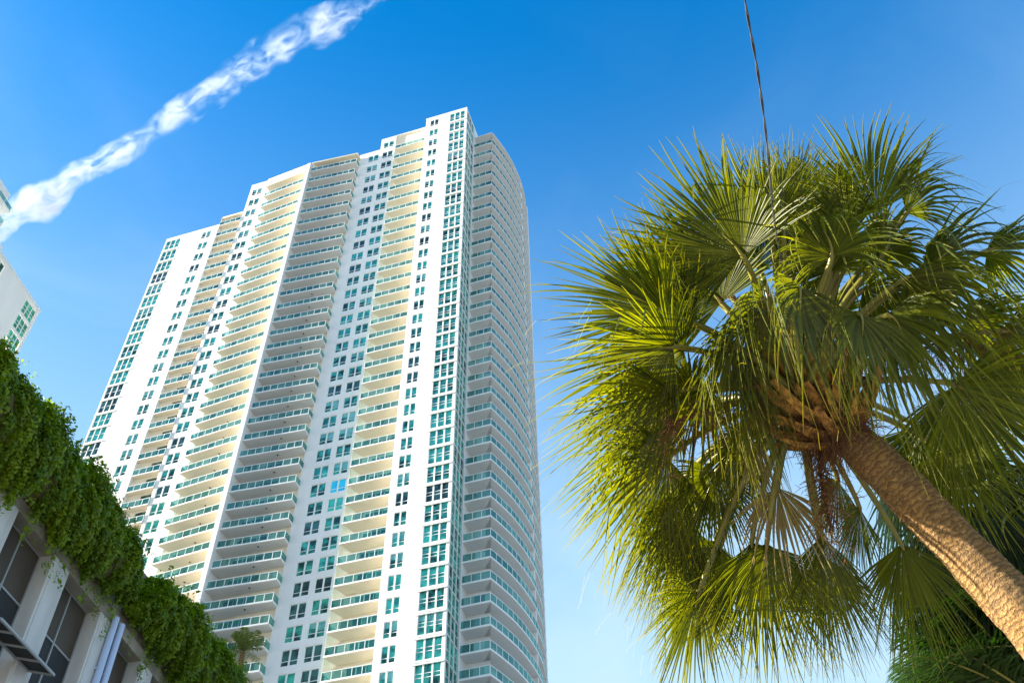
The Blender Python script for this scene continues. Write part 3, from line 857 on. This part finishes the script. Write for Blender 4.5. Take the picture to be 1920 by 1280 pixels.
def make_trunk(pts, r0, r1, parent, seed=1, k=40, n=26):
    P_ = spline(pts, n); mb = MB(); rng = random.Random(seed)
    L_ = [0.0]
    for i in range(1, len(P_)): L_.append(L_[-1]+(P_[i]-P_[i-1]).length)
    rads = []
    for s_ in L_:
        u = s_/L_[-1]; r_ = r0*(1-u)+r1*u
        rads.append(r_*(1+.022*math.sin(s_*9)+.018*math.sin(s_*23+1)+rng.uniform(-.012, .012)))
    mb.tube(P_, rads, k)
    # irregular skin
    for i in range(len(mb.v)):
        v = Vector(mb.v[i]); c = P_[i//k]; d = v-c
        mb.v[i] = tuple(c + d*(1+rng.uniform(-.018, .018)+.02*math.sin(i % k * 1.3 + i//k*.11)))
    me = mb.mesh('trunk', [M['bark']]); me.polygons.foreach_set('use_smooth', [True]*len(me.polygons))
    at = me.attributes.new('along', 'FLOAT', 'POINT'); at.data.foreach_set('value', [L_[i//k] for i in range(len(mb.v))])
    return link('trunk', me, parent)

def frond(hub, axis, R_, spread, droop, roll, crown, parent, rng, mat, nseg=44, thick=.011, curl=1.0):
    hub = Vector(hub); a = Vector(axis).normalized()
    up = Vector((0, 0, 1))
    b = a.cross(up)
    if b.length < .2: b = Vector((1, 0, 0))
    b.normalize(); nrm = b.cross(a).normalized()
    Rm = Matrix.Rotation(RAD(roll), 3, a); b = Rm @ b; nrm = Rm @ nrm
    V = []; Fc = []; VA = []; TP = []
    NS = 11
    sp = RAD(spread)
    dphi = 2*sp/nseg
    for i in range(nseg):
        u = (i+.5)/nseg*2-1
        ph = u*sp + rng.uniform(-.25, .25)*dphi
        Ls = R_*(1-.30*abs(u)**1.8)*rng.uniform(.86, 1.10)
        d = (a*math.cos(ph)+b*math.sin(ph))
        # cone the outer segments backward / fold upwards a bit
        d = (d - nrm*(.22*abs(u)) ).normalized()
        side = (-a*math.sin(ph)+b*math.cos(ph)).normalized()
        nn = d.cross(side).normalized()
        if nn.dot(nrm) < 0: nn = -nn
        free = rng.uniform(.36, .46) if droop < .55 else rng.uniform(.26, .36)
        dr = droop*rng.uniform(.5, 1.6)
        wob = rng.uniform(-.12, .12)*(1 if droop < .55 else 2.6); wob2 = rng.uniform(-.07, .07)*(1 if droop < .55 else 2.5)
        va = min(1, max(0, rng.gauss(.40, .32))); tipy = rng.uniform(.2, 1.0)
        base = len(V)
        broken = rng.random() < .09
        for s in range(NS):
            q = s/(NS-1)
            r_ = q*Ls
            g_ = max(0, q-free)/(1-free)
            pos = hub + d*r_ + side*(wob*g_**2*Ls*.6) + nn*(wob2*g_**2*Ls)
            pos = pos - Vector((0, 0, 1))*(dr*R_*(.18*q*q + .62*g_**1.9)*curl) - d*(Ls*.28*max(0, dr-.4)*g_**2.5)
            if broken and q > .6: pos = pos - Vector((0, 0, 1))*((q-.6)*Ls*.9) - d*((q-.6)*Ls*.6)
            # costapalmate: blade folds down along its middle
            pos = pos - nrm*(.10*R_*q*(1-abs(u)))
            wj = r_*math.tan(dphi*.56)
            wfree = free*Ls*math.tan(dphi*.70)
            hw = wj if q < free else wfree*(1-g_)**.75
            hw = max(hw*(1 if droop < .55 else 1.15), .0012)
            if q > .97: hw = .0008
            V.append(tuple(pos + side*hw)); V.append(tuple(pos + nn*(hw*.75))); V.append(tuple(pos - side*hw))
            VA += [va]*3; t_ = max(0, (q-.78)/.22)*tipy; TP += [t_*.75]*3
        for s in range(NS-1):
            n_ = base+3*s
            Fc.append((n_, n_+1, n_+4, n_+3)); Fc.append((n_+1, n_+2, n_+5, n_+4))
        # loose thread at the tip
        if rng.random() < .03:
            tip = Vector(V[-2]); n_ = len(V); dd_ = (d + Vector((rng.uniform(-.6, .6), rng.uniform(-.6, .6), rng.uniform(-1.2, .2)))).normalized()
            ll = rng.uniform(.06, .22)*R_
            for q in range(4):
                pp = tip + dd_*ll*q/3 - Vector((0, 0, 1))*ll*.35*(q/3)**2
                V.append(tuple(pp+side*.0009)); V.append(tuple(pp-side*.0009)); VA += [va]*2; TP += [.9]*2
            for q in range(3): Fc.append((n_+2*q, n_+2*q+1, n_+2*q+3, n_+2*q+2))
    me = bpy.data.meshes.new('frond'); me.from_pydata(V, [], Fc); me.materials.append(mat)
    for nm, vals in (('var', VA), ('tip', TP)):
        at = me.attributes.new(nm, 'FLOAT', 'POINT'); at.data.foreach_set('value', vals)
    me.update()
    o = link('frond', me, parent)
    # petiole from the crown to the hub, running on into the blade as the costa
    c0 = Vector(crown); v = hub-c0
    start = c0 + v.normalized()*.10
    mid = (start+hub)/2 + Vector((0, 0, .10*v.length))
    pts = spline([start, mid, hub, hub + a*R_*.28 - nrm*.02], 5)
    pm = MB(); nP = len(pts)
    pm.tube(pts, [max(.003, (.024*(1-i/nP)**.8+.006) if i < nP-5 else .008*(1-(i-nP+5)/5.5)) for i in range(nP)], 6)
    po = pm.build('petiole', M['petiole'], o, smooth=True)
    return o

CROWN = Vector((1.815, 4.517, 6.009))
FR = [
((1.445,3.783,6.538),(-0.664,-0.479,0.575),0.84,82,0.25,0),
((1.663,3.781,6.742),(-0.233,-0.536,0.812),0.70,55,0.25,15),
((0.989,4.105,6.382),(-0.873,-0.361,0.327),0.86,62,0.25,0),
((0.978,4.098,6.051),(-0.984,0.055,-0.168),0.90,78,0.30,0),
((1.004,4.445,6.007),(-0.898,0.215,-0.383),0.92,55,0.30,10),
((0.961,4.573,5.689),(-0.740,0.335,-0.584),0.90,80,0.32,0),
((1.104,4.946,5.688),(-0.586,0.411,-0.698),0.86,55,0.35,-10),
((1.159,5.274,5.189),(-0.455,0.458,-0.764),0.66,78,0.32,0),
((1.170,5.245,5.687),(-0.610,0.382,-0.695),0.72,60,0.35,0),
((1.587,5.197,5.393),(-0.149,0.458,-0.876),0.80,50,0.30,10),
((1.966,5.252,5.479),(-0.118,0.492,-0.862),0.76,44,0.28,-10),
((2.534,5.421,5.527),(0.083,0.583,-0.808),0.68,52,0.30,0),
((2.334,5.401,5.816),(-0.486,0.367,-0.793),0.60,60,0.30,0),
((2.713,4.332,5.907),(0.727,0.446,-0.522),0.80,85,0.40,0),
((2.953,5.174,6.089),(0.348,0.538,-0.768),0.70,75,0.35,0),
((2.627,3.885,6.513),(0.740,-0.335,0.584),0.74,130,0.75,0),
((2.445,3.870,6.392),(0.972,0.235,-0.025),0.70,70,0.90,0),
((3.158,4.030,6.854),(0.948,-0.120,0.296),0.60,80,0.60,0),
((2.390,3.778,6.948),(-0.093,-0.385,0.918),0.80,60,0.45,0),
((2.207,3.819,6.776),(-0.425,-0.392,0.816),0.74,60,0.60,0),
((1.999,3.974,6.905),(-0.140,-0.380,0.914),0.72,55,0.35,0),
((1.733,3.778,6.678),(0.115,-0.431,0.895),0.66,45,0.25,30),
((2.652,3.868,7.069),(0.399,-0.401,0.824),0.74,60,0.80,0),
((1.935,3.643,5.789),(-0.137,0.298,-0.944),0.52,75,0.90,0),
((1.509,3.826,6.162),(-0.812,0.265,-0.520),0.66,70,0.75,0),
((1.323,4.070,6.009),(-0.492,0.396,-0.775),0.62,75,0.60,0),
((1.640,3.591,5.970),(-0.206,0.371,-0.906),0.58,80,0.90,0),
((2.268,3.941,6.126),(0.466,0.453,-0.760),0.66,85,0.90,0),
((1.322,4.869,5.826),(-0.261,0.440,-0.859),0.62,75,0.40,0),
((3.154,4.290,6.349),(0.961,0.206,-0.186),0.72,80,0.50,0),
((1.938,3.674,6.368),(-0.236,-0.592,0.770),0.58,110,0.90,0),
((1.195,4.709,6.240),(-0.990,-0.137,0.007),0.72,75,0.30,0),
((1.372,4.197,6.838),(-0.843,-0.261,0.470),0.75,75,0.30,0),
((3.007,4.368,6.548),(0.984,-0.055,0.168),0.66,90,0.70,0),
((2.411,3.898,6.704),(0.184,-0.484,0.855),0.60,90,0.80,15),
((2.188,4.487,6.710),(-0.133,-0.299,0.945),0.55,90,0.60,0),
((1.543,4.924,6.045),(-0.710,0.389,-0.587),0.60,70,0.40,0),
((2.837,5.184,6.349),(0.549,0.490,-0.678),0.70,90,0.40,0),
((1.420,5.516,5.712),(-0.380,0.485,-0.788),0.62,60,0.35,0),
((1.949,3.890,7.251),(-0.061,-0.387,0.920),0.55,60,0.30,0),
((1.457,4.029,5.776),(-0.486,0.367,-0.793),0.55,75,0.90,0),
]
palm = empty('fan_palm', (3.9, 4.85, 0))
tag(palm, 'leaning fan palm with shaggy green crown and ringed brown trunk in front', 'palm tree')
pl = Vector((3.9, 4.85, 0))
def rel(p): return Vector(p) - pl
make_trunk([rel(p) for p in ((3.95, 4.9, -.1), (3.72, 4.88, 1.2), (3.42, 4.86, 2.5), (3.05, 4.83, 3.75), (2.789, 4.806, 4.534), (2.667, 4.814, 4.864), (2.475, 4.781, 5.231), (2.257, 4.727, 5.617), (2.064, 4.671, 5.87), (1.93, 4.592, 6.02), (1.86, 4.54, 6.12))], .190, .126, palm)
rng = random.Random(11)
# the low fans at the left hang a little farther back, so the sun reaches the trunk
FR = [((h[0]*1.05, h[1]*1.09, (h[2]-1.6)*1.06+1.6) if (h[0] < 1.5 and h[2] < 5.85) else h, a, R_, sp, dr, ro) for (h, a, R_, sp, dr, ro) in FR]
for (h, a, R_, sp, dr, ro) in FR:
    frond(rel(h), a, R_*1.02, min(112, sp*1.22), dr if dr > .5 else dr*.45, ro, rel(CROWN), palm, rng, M['frond'], nseg=rng.randint(60, 74) if dr < .55 else rng.randint(40, 48))
# a second layer of leaves just inside and above the first
for k, (h, a, R_, sp, dr, ro) in enumerate(FR):
    if Vector(h).z < 6.0 and Vector(h).y < 5.1 and Vector(h).x < 2.2 or Vector(h).x > 2.2 and k % 2 or k in (14, 20, 15): continue
    hv = CROWN + (Vector(h)-CROWN)*rng.uniform(.80, 1.0)
    hv += Vector((rng.uniform(-.14, .14), rng.uniform(.1, .5), rng.uniform(.05, .28)))
    av = Vector(a).normalized() + Vector((rng.uniform(-.35, .35), rng.uniform(-.2, .35), rng.uniform(-.25, .25)))
    frond(rel(hv), av, R_*rng.uniform(.85, 1.05), min(110, sp*1.25), dr if dr > .5 else dr*.5, ro+rng.uniform(-12, 12), rel(CROWN), palm, rng, M['frond'], nseg=rng.randint(54, 66) if dr < .55 else rng.randint(36, 44))
# leaf bases wrapped around the top of the trunk
def boot(c, d, L_, wd, parent, rng):
    d = Vector(d).normalized(); sd_ = d.cross(Vector((0, 0, 1))).normalized(); nn = sd_.cross(d)
    mb = MB(); K_ = 7; NB = 7
    for i in range(NB):
        u = i/(NB-1); w_ = wd*(1-.55*u)*rng.uniform(.86, 1.14)
        cc = Vector(c) + d*L_*u + Vector((0, 0, 1))*(.35*L_*u*u)
        for j in range(K_):
            q = j/(K_-1)*2-1
            mb.v.append(tuple(cc + sd_*w_*q - nn*(-.16*w_*q*q) ))
        for j in range(K_):
            q = j/(K_-1)*2-1
            mb.v.append(tuple(cc + sd_*w_*q*.96 - nn*(-.16*w_*q*q) + nn*(.014*(1-.7*abs(q))+rng.uniform(0, .003))))
    for i in range(NB-1):
        for j in range(K_-1):
            a_ = i*2*K_+j; b_ = a_+2*K_
            mb.f.append((a_, b_, b_+1, a_+1)); mb.m.append(0)
            a2, b2 = a_+K_, b_+K_
            mb.f.append((a2, a2+1, b2+1, b2)); mb.m.append(0)
    for i in range(NB-1):
        a_ = i*2*K_; b_ = a_+2*K_
        mb.f.append((a_, a_+K_, b_+K_, b_)); mb.m.append(0)
        a_ += K_-1; b_ += K_-1
        mb.f.append((a_, b_, b_+K_, a_+K_)); mb.m.append(0)
    e_ = (NB-1)*2*K_
    for j in range(K_-1): mb.f.append((e_+j, e_+j+1, e_+K_+j+1, e_+K_+j)); mb.m.append(0)
    return mb.build('leaf_base', M['boot'], parent)
taxis = Vector((-.5, -.3, .82)).normalized()
o1 = taxis.orthogonal().normalized(); o2 = taxis.cross(o1)
tc_ = rel((1.95, 4.60, 5.98))
for i in range(76):
    an = i*2.39996; lv = (i/76.)
    rd = o1*math.cos(an)+o2*math.sin(an)
    boot(tc_ + taxis*(-.24+.50*lv) + rd*(.12-.02*lv), rd*(.9+.3*rng.random())+taxis*(.45+.5*lv), rng.uniform(.22, .46), rng.uniform(.035, .065), palm, rng)
# fibrous heart
hb = MB(); hb.tube([tc_-taxis*.05, tc_+taxis*.15, tc_+taxis*.4, tc_+taxis*.6], [.15, .19, .16, .05], 16)
hb.build('crown_heart', M['boot'], palm, smooth=True)
# matted fibre round the crown
fb = MB()
for i in range(1700):
    lv = rng.uniform(0, 1); an = rng.uniform(0, 6.283); rd = o1*math.cos(an)+o2*math.sin(an)
    p_ = tc_ + taxis*(-.30+.62*lv) + rd*.13
    d_ = (rd*rng.uniform(.2, 1)+Vector((rng.gauss(0, .6), rng.gauss(0, .6), rng.gauss(-.2, .6)))).normalized(); l_ = rng.uniform(.06, .22)
    q_ = [p_ + d_*l_*u - Vector((0, 0, 1))*l_*.5*u*u for u in (0, .35, .7, 1)]
    fb.tube(q_, [.003, .0026, .002, .001], 3, cap=False)
fb.build('fibre', M['twig'], palm)
# flower stalks with hanging twigs
def stalk(pts, L_, n, parent, rng, spread=.5):
    mb = MB(); P_ = spline(pts, 6)
    mb.tube(P_, [.016*(1-.6*i/len(P_)) for i in range(len(P_))], 6)
    for i in range(n):
        b_ = P_[int(len(P_)*rng.uniform(.35, .999))]
        d = Vector((rng.gauss(0, spread), rng.gauss(0, spread), rng.uniform(-1, .1))).normalized()
        ln = L_*rng.uniform(.4, 1.1); q = []
        for k in range(4): q.append(b_ + d*ln*k/3 - Vector((0, 0, 1))*ln*.3*(k/3)**2 + Vector((rng.uniform(-.01, .01), rng.uniform(-.01, .01), 0)))
        mb.tube(q, [.003, .0022, .0018, .001], 3, cap=False)
        for k in range(5):
            b2 = q[rng.randint(1, 3)]; d2 = (d+Vector((rng.gauss(0, .8), rng.gauss(0, .8), rng.gauss(0, .5)))).normalized()
            mb.tube([b2, b2+d2*ln*.25], [.0022, .0012], 3, cap=False)
    return mb.build('flower_stalk', M['twig'], parent)
stalk([rel(CROWN), rel((1.585, 4.492, 5.95)), rel((1.266, 4.427, 5.86)), rel((.95, 4.45, 5.74))], .24, 130, palm, rng)
stalk([rel(CROWN), rel((1.93, 4.75, 5.85)), rel((1.92, 4.86, 5.62)), rel((1.925, 4.95, 5.36))], .22, 150, palm, rng, .35)
stalk([rel(CROWN), rel((2.33, 4.48, 6.17)), rel((2.75, 4.33, 6.30)), rel((2.98, 4.3, 6.2))], .35, 110, palm, rng, .6)
stalk([rel(CROWN), rel((1.60, 4.2, 6.25)), rel((1.45, 4.0, 6.35)), rel((1.38, 3.9, 6.2))], .25, 60, palm, rng, .5)
# a few dry hanging leaves
for (h, a, R_) in (((1.70, 5.05, 5.72), (-.05, .3, -.95), .55), ((1.55, 4.75, 5.85), (-.35, .2, -.9), .4)):
    frond(rel(h), a, R_, 60, .3, 20, rel(CROWN), palm, rng, M['frond_old'], nseg=26)

# second fan palm, farther off behind the first at the right edge
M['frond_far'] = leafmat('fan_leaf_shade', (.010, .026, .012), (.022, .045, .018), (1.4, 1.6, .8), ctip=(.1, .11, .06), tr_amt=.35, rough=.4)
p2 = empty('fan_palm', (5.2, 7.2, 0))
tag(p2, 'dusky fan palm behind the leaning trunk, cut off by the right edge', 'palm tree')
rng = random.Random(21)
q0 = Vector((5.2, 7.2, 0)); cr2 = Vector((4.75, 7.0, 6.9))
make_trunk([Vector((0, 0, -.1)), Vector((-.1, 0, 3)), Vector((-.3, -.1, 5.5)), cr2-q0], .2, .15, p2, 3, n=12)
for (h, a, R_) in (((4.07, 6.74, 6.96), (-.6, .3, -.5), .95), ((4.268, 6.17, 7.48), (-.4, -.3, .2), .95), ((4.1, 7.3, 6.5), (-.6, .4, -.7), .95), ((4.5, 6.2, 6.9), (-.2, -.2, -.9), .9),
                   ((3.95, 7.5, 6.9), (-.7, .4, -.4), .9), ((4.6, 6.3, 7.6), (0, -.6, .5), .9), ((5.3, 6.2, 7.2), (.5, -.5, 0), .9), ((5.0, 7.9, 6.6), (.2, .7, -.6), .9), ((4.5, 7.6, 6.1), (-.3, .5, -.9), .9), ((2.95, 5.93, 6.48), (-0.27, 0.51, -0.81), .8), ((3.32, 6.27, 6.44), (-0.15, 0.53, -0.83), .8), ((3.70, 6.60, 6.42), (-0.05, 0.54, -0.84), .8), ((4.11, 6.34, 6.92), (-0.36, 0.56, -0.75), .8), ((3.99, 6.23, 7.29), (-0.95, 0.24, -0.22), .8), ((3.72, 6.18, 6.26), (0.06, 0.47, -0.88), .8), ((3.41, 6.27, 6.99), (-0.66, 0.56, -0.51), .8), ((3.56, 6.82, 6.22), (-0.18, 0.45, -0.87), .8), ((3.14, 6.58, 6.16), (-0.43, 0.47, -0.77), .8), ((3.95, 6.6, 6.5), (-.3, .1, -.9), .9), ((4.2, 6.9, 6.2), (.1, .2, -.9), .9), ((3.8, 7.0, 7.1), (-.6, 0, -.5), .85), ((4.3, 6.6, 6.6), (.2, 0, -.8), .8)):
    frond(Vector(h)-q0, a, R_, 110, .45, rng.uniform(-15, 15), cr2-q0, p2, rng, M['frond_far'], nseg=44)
# low dark fan palm and feathery palm in the bottom right corner
p3 = empty('fan_palm', (3.7, 8.3, 0))
tag(p3, 'low dark fan palm at the very bottom of the photo, right of centre', 'palm tree')
q0 = Vector((3.7, 8.3, 0)); cr3 = Vector((3.75, 8.1, 5.35))
make_trunk([Vector((0, 0, -.1)), Vector((0, 0, 2.6)), cr3-q0], .2, .15, p3, 4, n=12)
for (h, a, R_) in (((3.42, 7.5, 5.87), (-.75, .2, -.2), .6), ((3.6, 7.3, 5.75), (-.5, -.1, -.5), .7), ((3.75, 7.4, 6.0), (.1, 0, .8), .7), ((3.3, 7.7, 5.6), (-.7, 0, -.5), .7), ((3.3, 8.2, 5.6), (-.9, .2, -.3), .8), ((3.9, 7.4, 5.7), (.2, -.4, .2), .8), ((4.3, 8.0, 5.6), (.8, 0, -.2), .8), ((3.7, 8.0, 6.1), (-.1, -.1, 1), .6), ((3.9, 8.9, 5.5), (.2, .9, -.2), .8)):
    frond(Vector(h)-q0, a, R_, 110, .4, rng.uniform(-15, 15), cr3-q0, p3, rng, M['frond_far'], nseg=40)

def feather(base, d, L_, parent, rng, mat, wl, nl=46, sag=.5, name='frond', tw=.014):
    base = Vector(base); d = Vector(d).normalized(); V = []; Fc = []
    pts = []
    for i in range(nl+1):
        u = i/nl; pts.append(base + d*L_*u - Vector((0, 0, 1))*sag*L_*u*u)
    for i in range(2, nl):
        u = i/nl; t = (pts[i+1]-pts[i-1]).normalized(); sd_ = t.cross(Vector((0, 0, 1))).normalized(); nn = sd_.cross(t)
        ll = wl*math.sin(math.pi*min(1, u*.85+.13))**.6*rng.uniform(.8, 1.1)
        for sgn in (-1, 1):
            dd_ = (sd_*sgn + t*rng.uniform(.5, .9) + nn*rng.uniform(.0, .35)).normalized()
            b_ = pts[i]; n_ = len(V); ww = tw*wl*2
            for q, h_ in ((0, .35), (.3, 1), (.7, .75), (1, .05)):
                pp = b_ + dd_*ll*q - Vector((0, 0, 1))*ll*.35*q*q
                V.append(tuple(pp+t*ww*h_)); V.append(tuple(pp-t*ww*h_))
            for q in range(3): Fc.append((n_+2*q, n_+2*q+1, n_+2*q+3, n_+2*q+2))
    me = bpy.data.meshes.new(name); me.from_pydata(V, [], Fc); me.materials.append(mat)
    at = me.attributes.new('var', 'FLOAT', 'POINT'); at.data.foreach_set('value', [rng.random() for _ in V]); me.update()
    o = link(name, me, parent)
    r_ = MB(); r_.tube(pts[::3], [max(.004, .018*(1-i/(len(pts[::3])))) * (L_/1.8) for i in range(len(pts[::3]))], 5); r_.build('petiole', M['petiole'], o, smooth=True)
    return o
M['feather'] = leafmat('feather_leaf', (.008, .028, .004), (.032, .070, .007), (1.5, 1.7, .6), tr_amt=.4, rough=.35)
p4 = empty('feather_palm', (4.6, 6.7, 0))
tag(p4, 'bright green feathery palm filling the bottom right corner under the trunk', 'palm tree')
q0 = Vector((4.6, 6.7, 0)); cr4 = Vector((4.35, 7.1, 4.75))
make_trunk([Vector((0, 0, -.1)), Vector((0, 0, 2)), cr4-q0], .12, .08, p4, 5, n=10)
for i in range(26):
    an = i*2.39996; el = .45+.5*rng.random()
    feather(cr4-q0, (math.cos(an), math.sin(an), 1.1+el), rng.uniform(1.6, 2.3), p4, rng, M['feather'], .5, sag=.42)
for (dx, dy, dz, L_) in ((-.9, -.1, .6, 1.5), (-1, .3, .5, 1.5), (-.8, .4, .75, 1.6), (-.75, .1, 1.2, 2.0), (-.5, -.35, 1.5, 2.1), (-.9, .5, .9, 1.9), (-.4, .4, 1.6, 2.2), (-.2, -.3, 1.9, 2.1), (-.65, -.1, 1.0, 1.8)):
    feather(cr4-q0, (dx, dy, dz), L_, p4, rng, M['feather'], .5, sag=.35)
for (h, d_) in (((3.69, 6.46, 5.73), (-1.00, 0.05, -0.05)), ((3.70, 6.61, 5.60), (-0.98, -0.08, 0.19)), ((3.59, 6.69, 5.39), (-1.00, 0.05, -0.05)), ((3.38, 6.65, 5.29), (-0.85, -0.32, 0.41)), ((3.85, 6.48, 5.98), (-0.94, 0.18, -0.28))):
    for q in range(3):
        feather(Vector(h)-q0-Vector(d_)*.5+Vector((0, .15*q, .1*q)), Vector(d_)+Vector((rng.uniform(-.3, .3), rng.uniform(-.3, .3), rng.uniform(-.1, .3))), rng.uniform(1.1, 1.5), p4, rng, M['feather'], .42, sag=.3)
# small coconut palm on the deck between garage and tower
M['coco'] = leafmat('coconut_leaf', (.08, .12, .015), (.24, .28, .05), (1.4, 1.4, .6), tr_amt=.35, rough=.4)
p5 = empty('coconut_palm', (-15.31, 49.75, 0))
tag(p5, 'small distant coconut palm poking up beyond the vines before the tower', 'palm tree')
make_trunk([Vector((.6, 0, -.1)), Vector((.3, 0, 15)), Vector((0, 0, 31.3))], .25, .13, p5, 6, n=10)
for i in range(18):
    an = i*2.39996; el = rng.uniform(.1, 1.9)
    feather(Vector((0, 0, 31.3)), (math.cos(an), math.sin(an), .2+el), rng.uniform(1.6, 2.3), p5, rng, M['coco'], .45, nl=24, sag=.38, tw=.03)

# ------------------------------------------------------------------ cable over the palm
cb = MB()
cp = spline([(.2, -3.2, 7.6), (.85, .6, 6.95), (1.166, 1.804, 6.711), (1.252, 2.186, 6.635), (1.359, 2.55, 6.575), (1.453, 2.934, 6.497), (1.537, 3.362, 6.38), (1.619, 3.662, 6.311), (1.697, 3.937, 6.264)], 14)
for ph in (0, math.pi):
    pts = []
    for i, p in enumerate(cp):
        pts.append(p + Vector((math.cos(i*.55+ph)*.0042, 0, math.sin(i*.55+ph)*.0042)))
    cb.tube(pts, [.0040-.0024*max(0, (i/len(pts)-.5)*2) for i in range(len(pts))], 6)
M['rubber'] = plaster('black_rubber', (.02, .02, .022), .1, 10, .5, 0)
tag(cb.build('overhead_cable', M['rubber']), 'thin black twisted cable running down from the top edge into the palm crown', 'cable')

# ------------------------------------------------------------------ contrail-like cloud, a real volume high above
cpts = [(-1110, 1190, 1620), (-1045, 1168, 1642), (-991, 1137, 1670), (-926, 1118, 1687), (-872, 1083, 1719), (-774, 1049, 1750), (-698, 1010, 1785), (-611, 968, 1823), (-536, 937, 1851), (-460, 899, 1886), (-373, 868, 1914), (-276, 838, 1941), (-200, 815, 1962), (-120, 790, 1990), (-30, 770, 2010)]
crad = [42, 33, 31, 46, 28, 31, 29, 34, 38, 43, 42, 28, 18, 12, 8]
ctr = Vector((-536, 937, 1851))
ax = (Vector(cpts[-1])-Vector(cpts[0])).normalized()
ay = ax.cross(Vector((0, 0, 1))).normalized(); az = ax.cross(ay).normalized()
Mc = Matrix((ax, ay, az)).transposed()
Pl = [Mc.transposed() @ (p-ctr) for p in spline([Vector(p) for p in cpts], 3)]
rr = []
for i in range(len(Pl)):
    u = i/3; k = min(int(u), len(crad)-2); rr.append(crad[k]*(1-(u-k))+crad[k+1]*(u-k))
cl = MB(); cl.tube(Pl, [r_*1.15 for r_ in rr], 14)
def cloudmat():
    m = bpy.data.materials.new('cloud_vapour'); m.use_nodes = True; t = m.node_tree; t.nodes.clear()
    N = t.nodes.new; K_ = t.links.new
    out = N('ShaderNodeOutputMaterial'); pv = N('ShaderNodeVolumePrincipled'); tc = N('ShaderNodeTexCoord')
    sp_ = N('ShaderNodeSeparateXYZ'); K_(tc.outputs['Object'], sp_.inputs[0])
    x0_, x1_ = Pl[0].x, Pl[-1].x
    mx_ = N('ShaderNodeMapRange'); mx_.inputs['From Min'].default_value = x0_; mx_.inputs['From Max'].default_value = x1_
    K_(sp_.outputs[0], mx_.inputs['Value'])
    def curve_(vals, lo, hi):
        fc = N('ShaderNodeFloatCurve'); c = fc.mapping.curves[0]
        pts = [((p.x-x0_)/(x1_-x0_), (v-lo)/(hi-lo)) for p, v in zip(Pl, vals)][::3]
        while len(c.points) < len(pts): c.points.new(.5, .5)
        for q, (a_, b_) in zip(c.points, pts): q.location = (min(1, max(0, a_)), min(1, max(0, b_)))
        fc.mapping.update(); K_(mx_.outputs[0], fc.inputs['Value'])
        mr = N('ShaderNodeMapRange'); mr.inputs['To Min'].default_value = lo; mr.inputs['To Max'].default_value = hi
        K_(fc.outputs[0], mr.inputs['Value']); return mr.outputs[0]
    def math_(op, a_, b_=None):
        n_ = N('ShaderNodeMath'); n_.operation = op
        for i_, v_ in enumerate((a_, b_)):
            if v_ is None: continue
            if isinstance(v_, (int, float)): n_.inputs[i_].default_value = v_
            else: K_(v_, n_.inputs[i_])
        return n_.outputs[0]
    cy = curve_([p.y for p in Pl], -80, 80); cz = curve_([p.z for p in Pl], -80, 80); cr_ = curve_(rr, 0, 100)
    dy = math_('SUBTRACT', sp_.outputs[1], cy); dz = math_('SUBTRACT', sp_.outputs[2], cz)
    # warp the section so that the edge frays
    nw_ = N('ShaderNodeTexNoise'); nw_.inputs['Scale'].default_value = .011; nw_.inputs['Detail'].default_value = 4
    K_(tc.outputs['Object'], nw_.inputs['Vector'])
    r2 = math_('SQRT', math_('ADD', math_('MULTIPLY', dy, dy), math_('MULTIPLY', dz, dz)))
    q = math_('DIVIDE', r2, cr_)
    q = math_('ADD', q, math_('MULTIPLY', math_('SUBTRACT', nw_.outputs['Fac'], .5), 1.5))
    fall = N('ShaderNodeMapRange'); fall.inputs['From Min'].default_value = .95; fall.inputs['From Max'].default_value = .30
    K_(q, fall.inputs['Value'])
    n1 = N('ShaderNodeTexNoise'); n1.inputs['Scale'].default_value = .030; n1.inputs['Detail'].default_value = 8; n1.inputs['Roughness'].default_value = .68; n1.inputs['Distortion'].default_value = 1.2
    st_ = N('ShaderNodeMapping'); st_.inputs['Scale'].default_value = (.55, 1, 1); K_(tc.outputs['Object'], st_.inputs['Vector'])
    K_(st_.outputs[0], n1.inputs['Vector'])
    # the left part of the streak is denser, the right part is thin and frayed
    thr = N('ShaderNodeMapRange'); thr.inputs['To Min'].default_value = .43; thr.inputs['To Max'].default_value = .52
    K_(mx_.outputs[0], thr.inputs['Value'])
    e = math_('MULTIPLY', math_('SUBTRACT', n1.outputs['Fac'], thr.outputs[0]), 5.0)
    e = math_('MAXIMUM', math_('MINIMUM', e, 1.0), 0.0)
    dn = N('ShaderNodeMapRange'); dn.inputs['To Min'].default_value = .11; dn.inputs['To Max'].default_value = .030
    K_(mx_.outputs[0], dn.inputs['Value'])
    n3_ = N('ShaderNodeTexNoise'); n3_.inputs['Scale'].default_value = .0075; n3_.inputs['Detail'].default_value = 3
    K_(tc.outputs['Object'], n3_.inputs['Vector'])
    patch = N('ShaderNodeMapRange'); patch.inputs['From Min'].default_value = .36; patch.inputs['From Max'].default_value = .56; patch.inputs['To Min'].default_value = .12
    K_(n3_.outputs['Fac'], patch.inputs['Value'])
    e = math_('MULTIPLY', e, patch.outputs[0])
    K_(math_('MULTIPLY', math_('MULTIPLY', e, fall.outputs[0]), dn.outputs[0]), pv.inputs['Density'])
    pv.inputs['Color'].default_value = (1, 1, 1, 1); pv.inputs['Anisotropy'].default_value = .0
    K_(pv.outputs[0], out.inputs['Volume'])
    return m
co = cl.build('cloud', cloudmat())
co.matrix_world = Matrix.Translation(ctr) @ Mc.to_4x4()
tag(co, 'long ragged white cloud streak crossing the blue sky at the upper left', 'cloud')
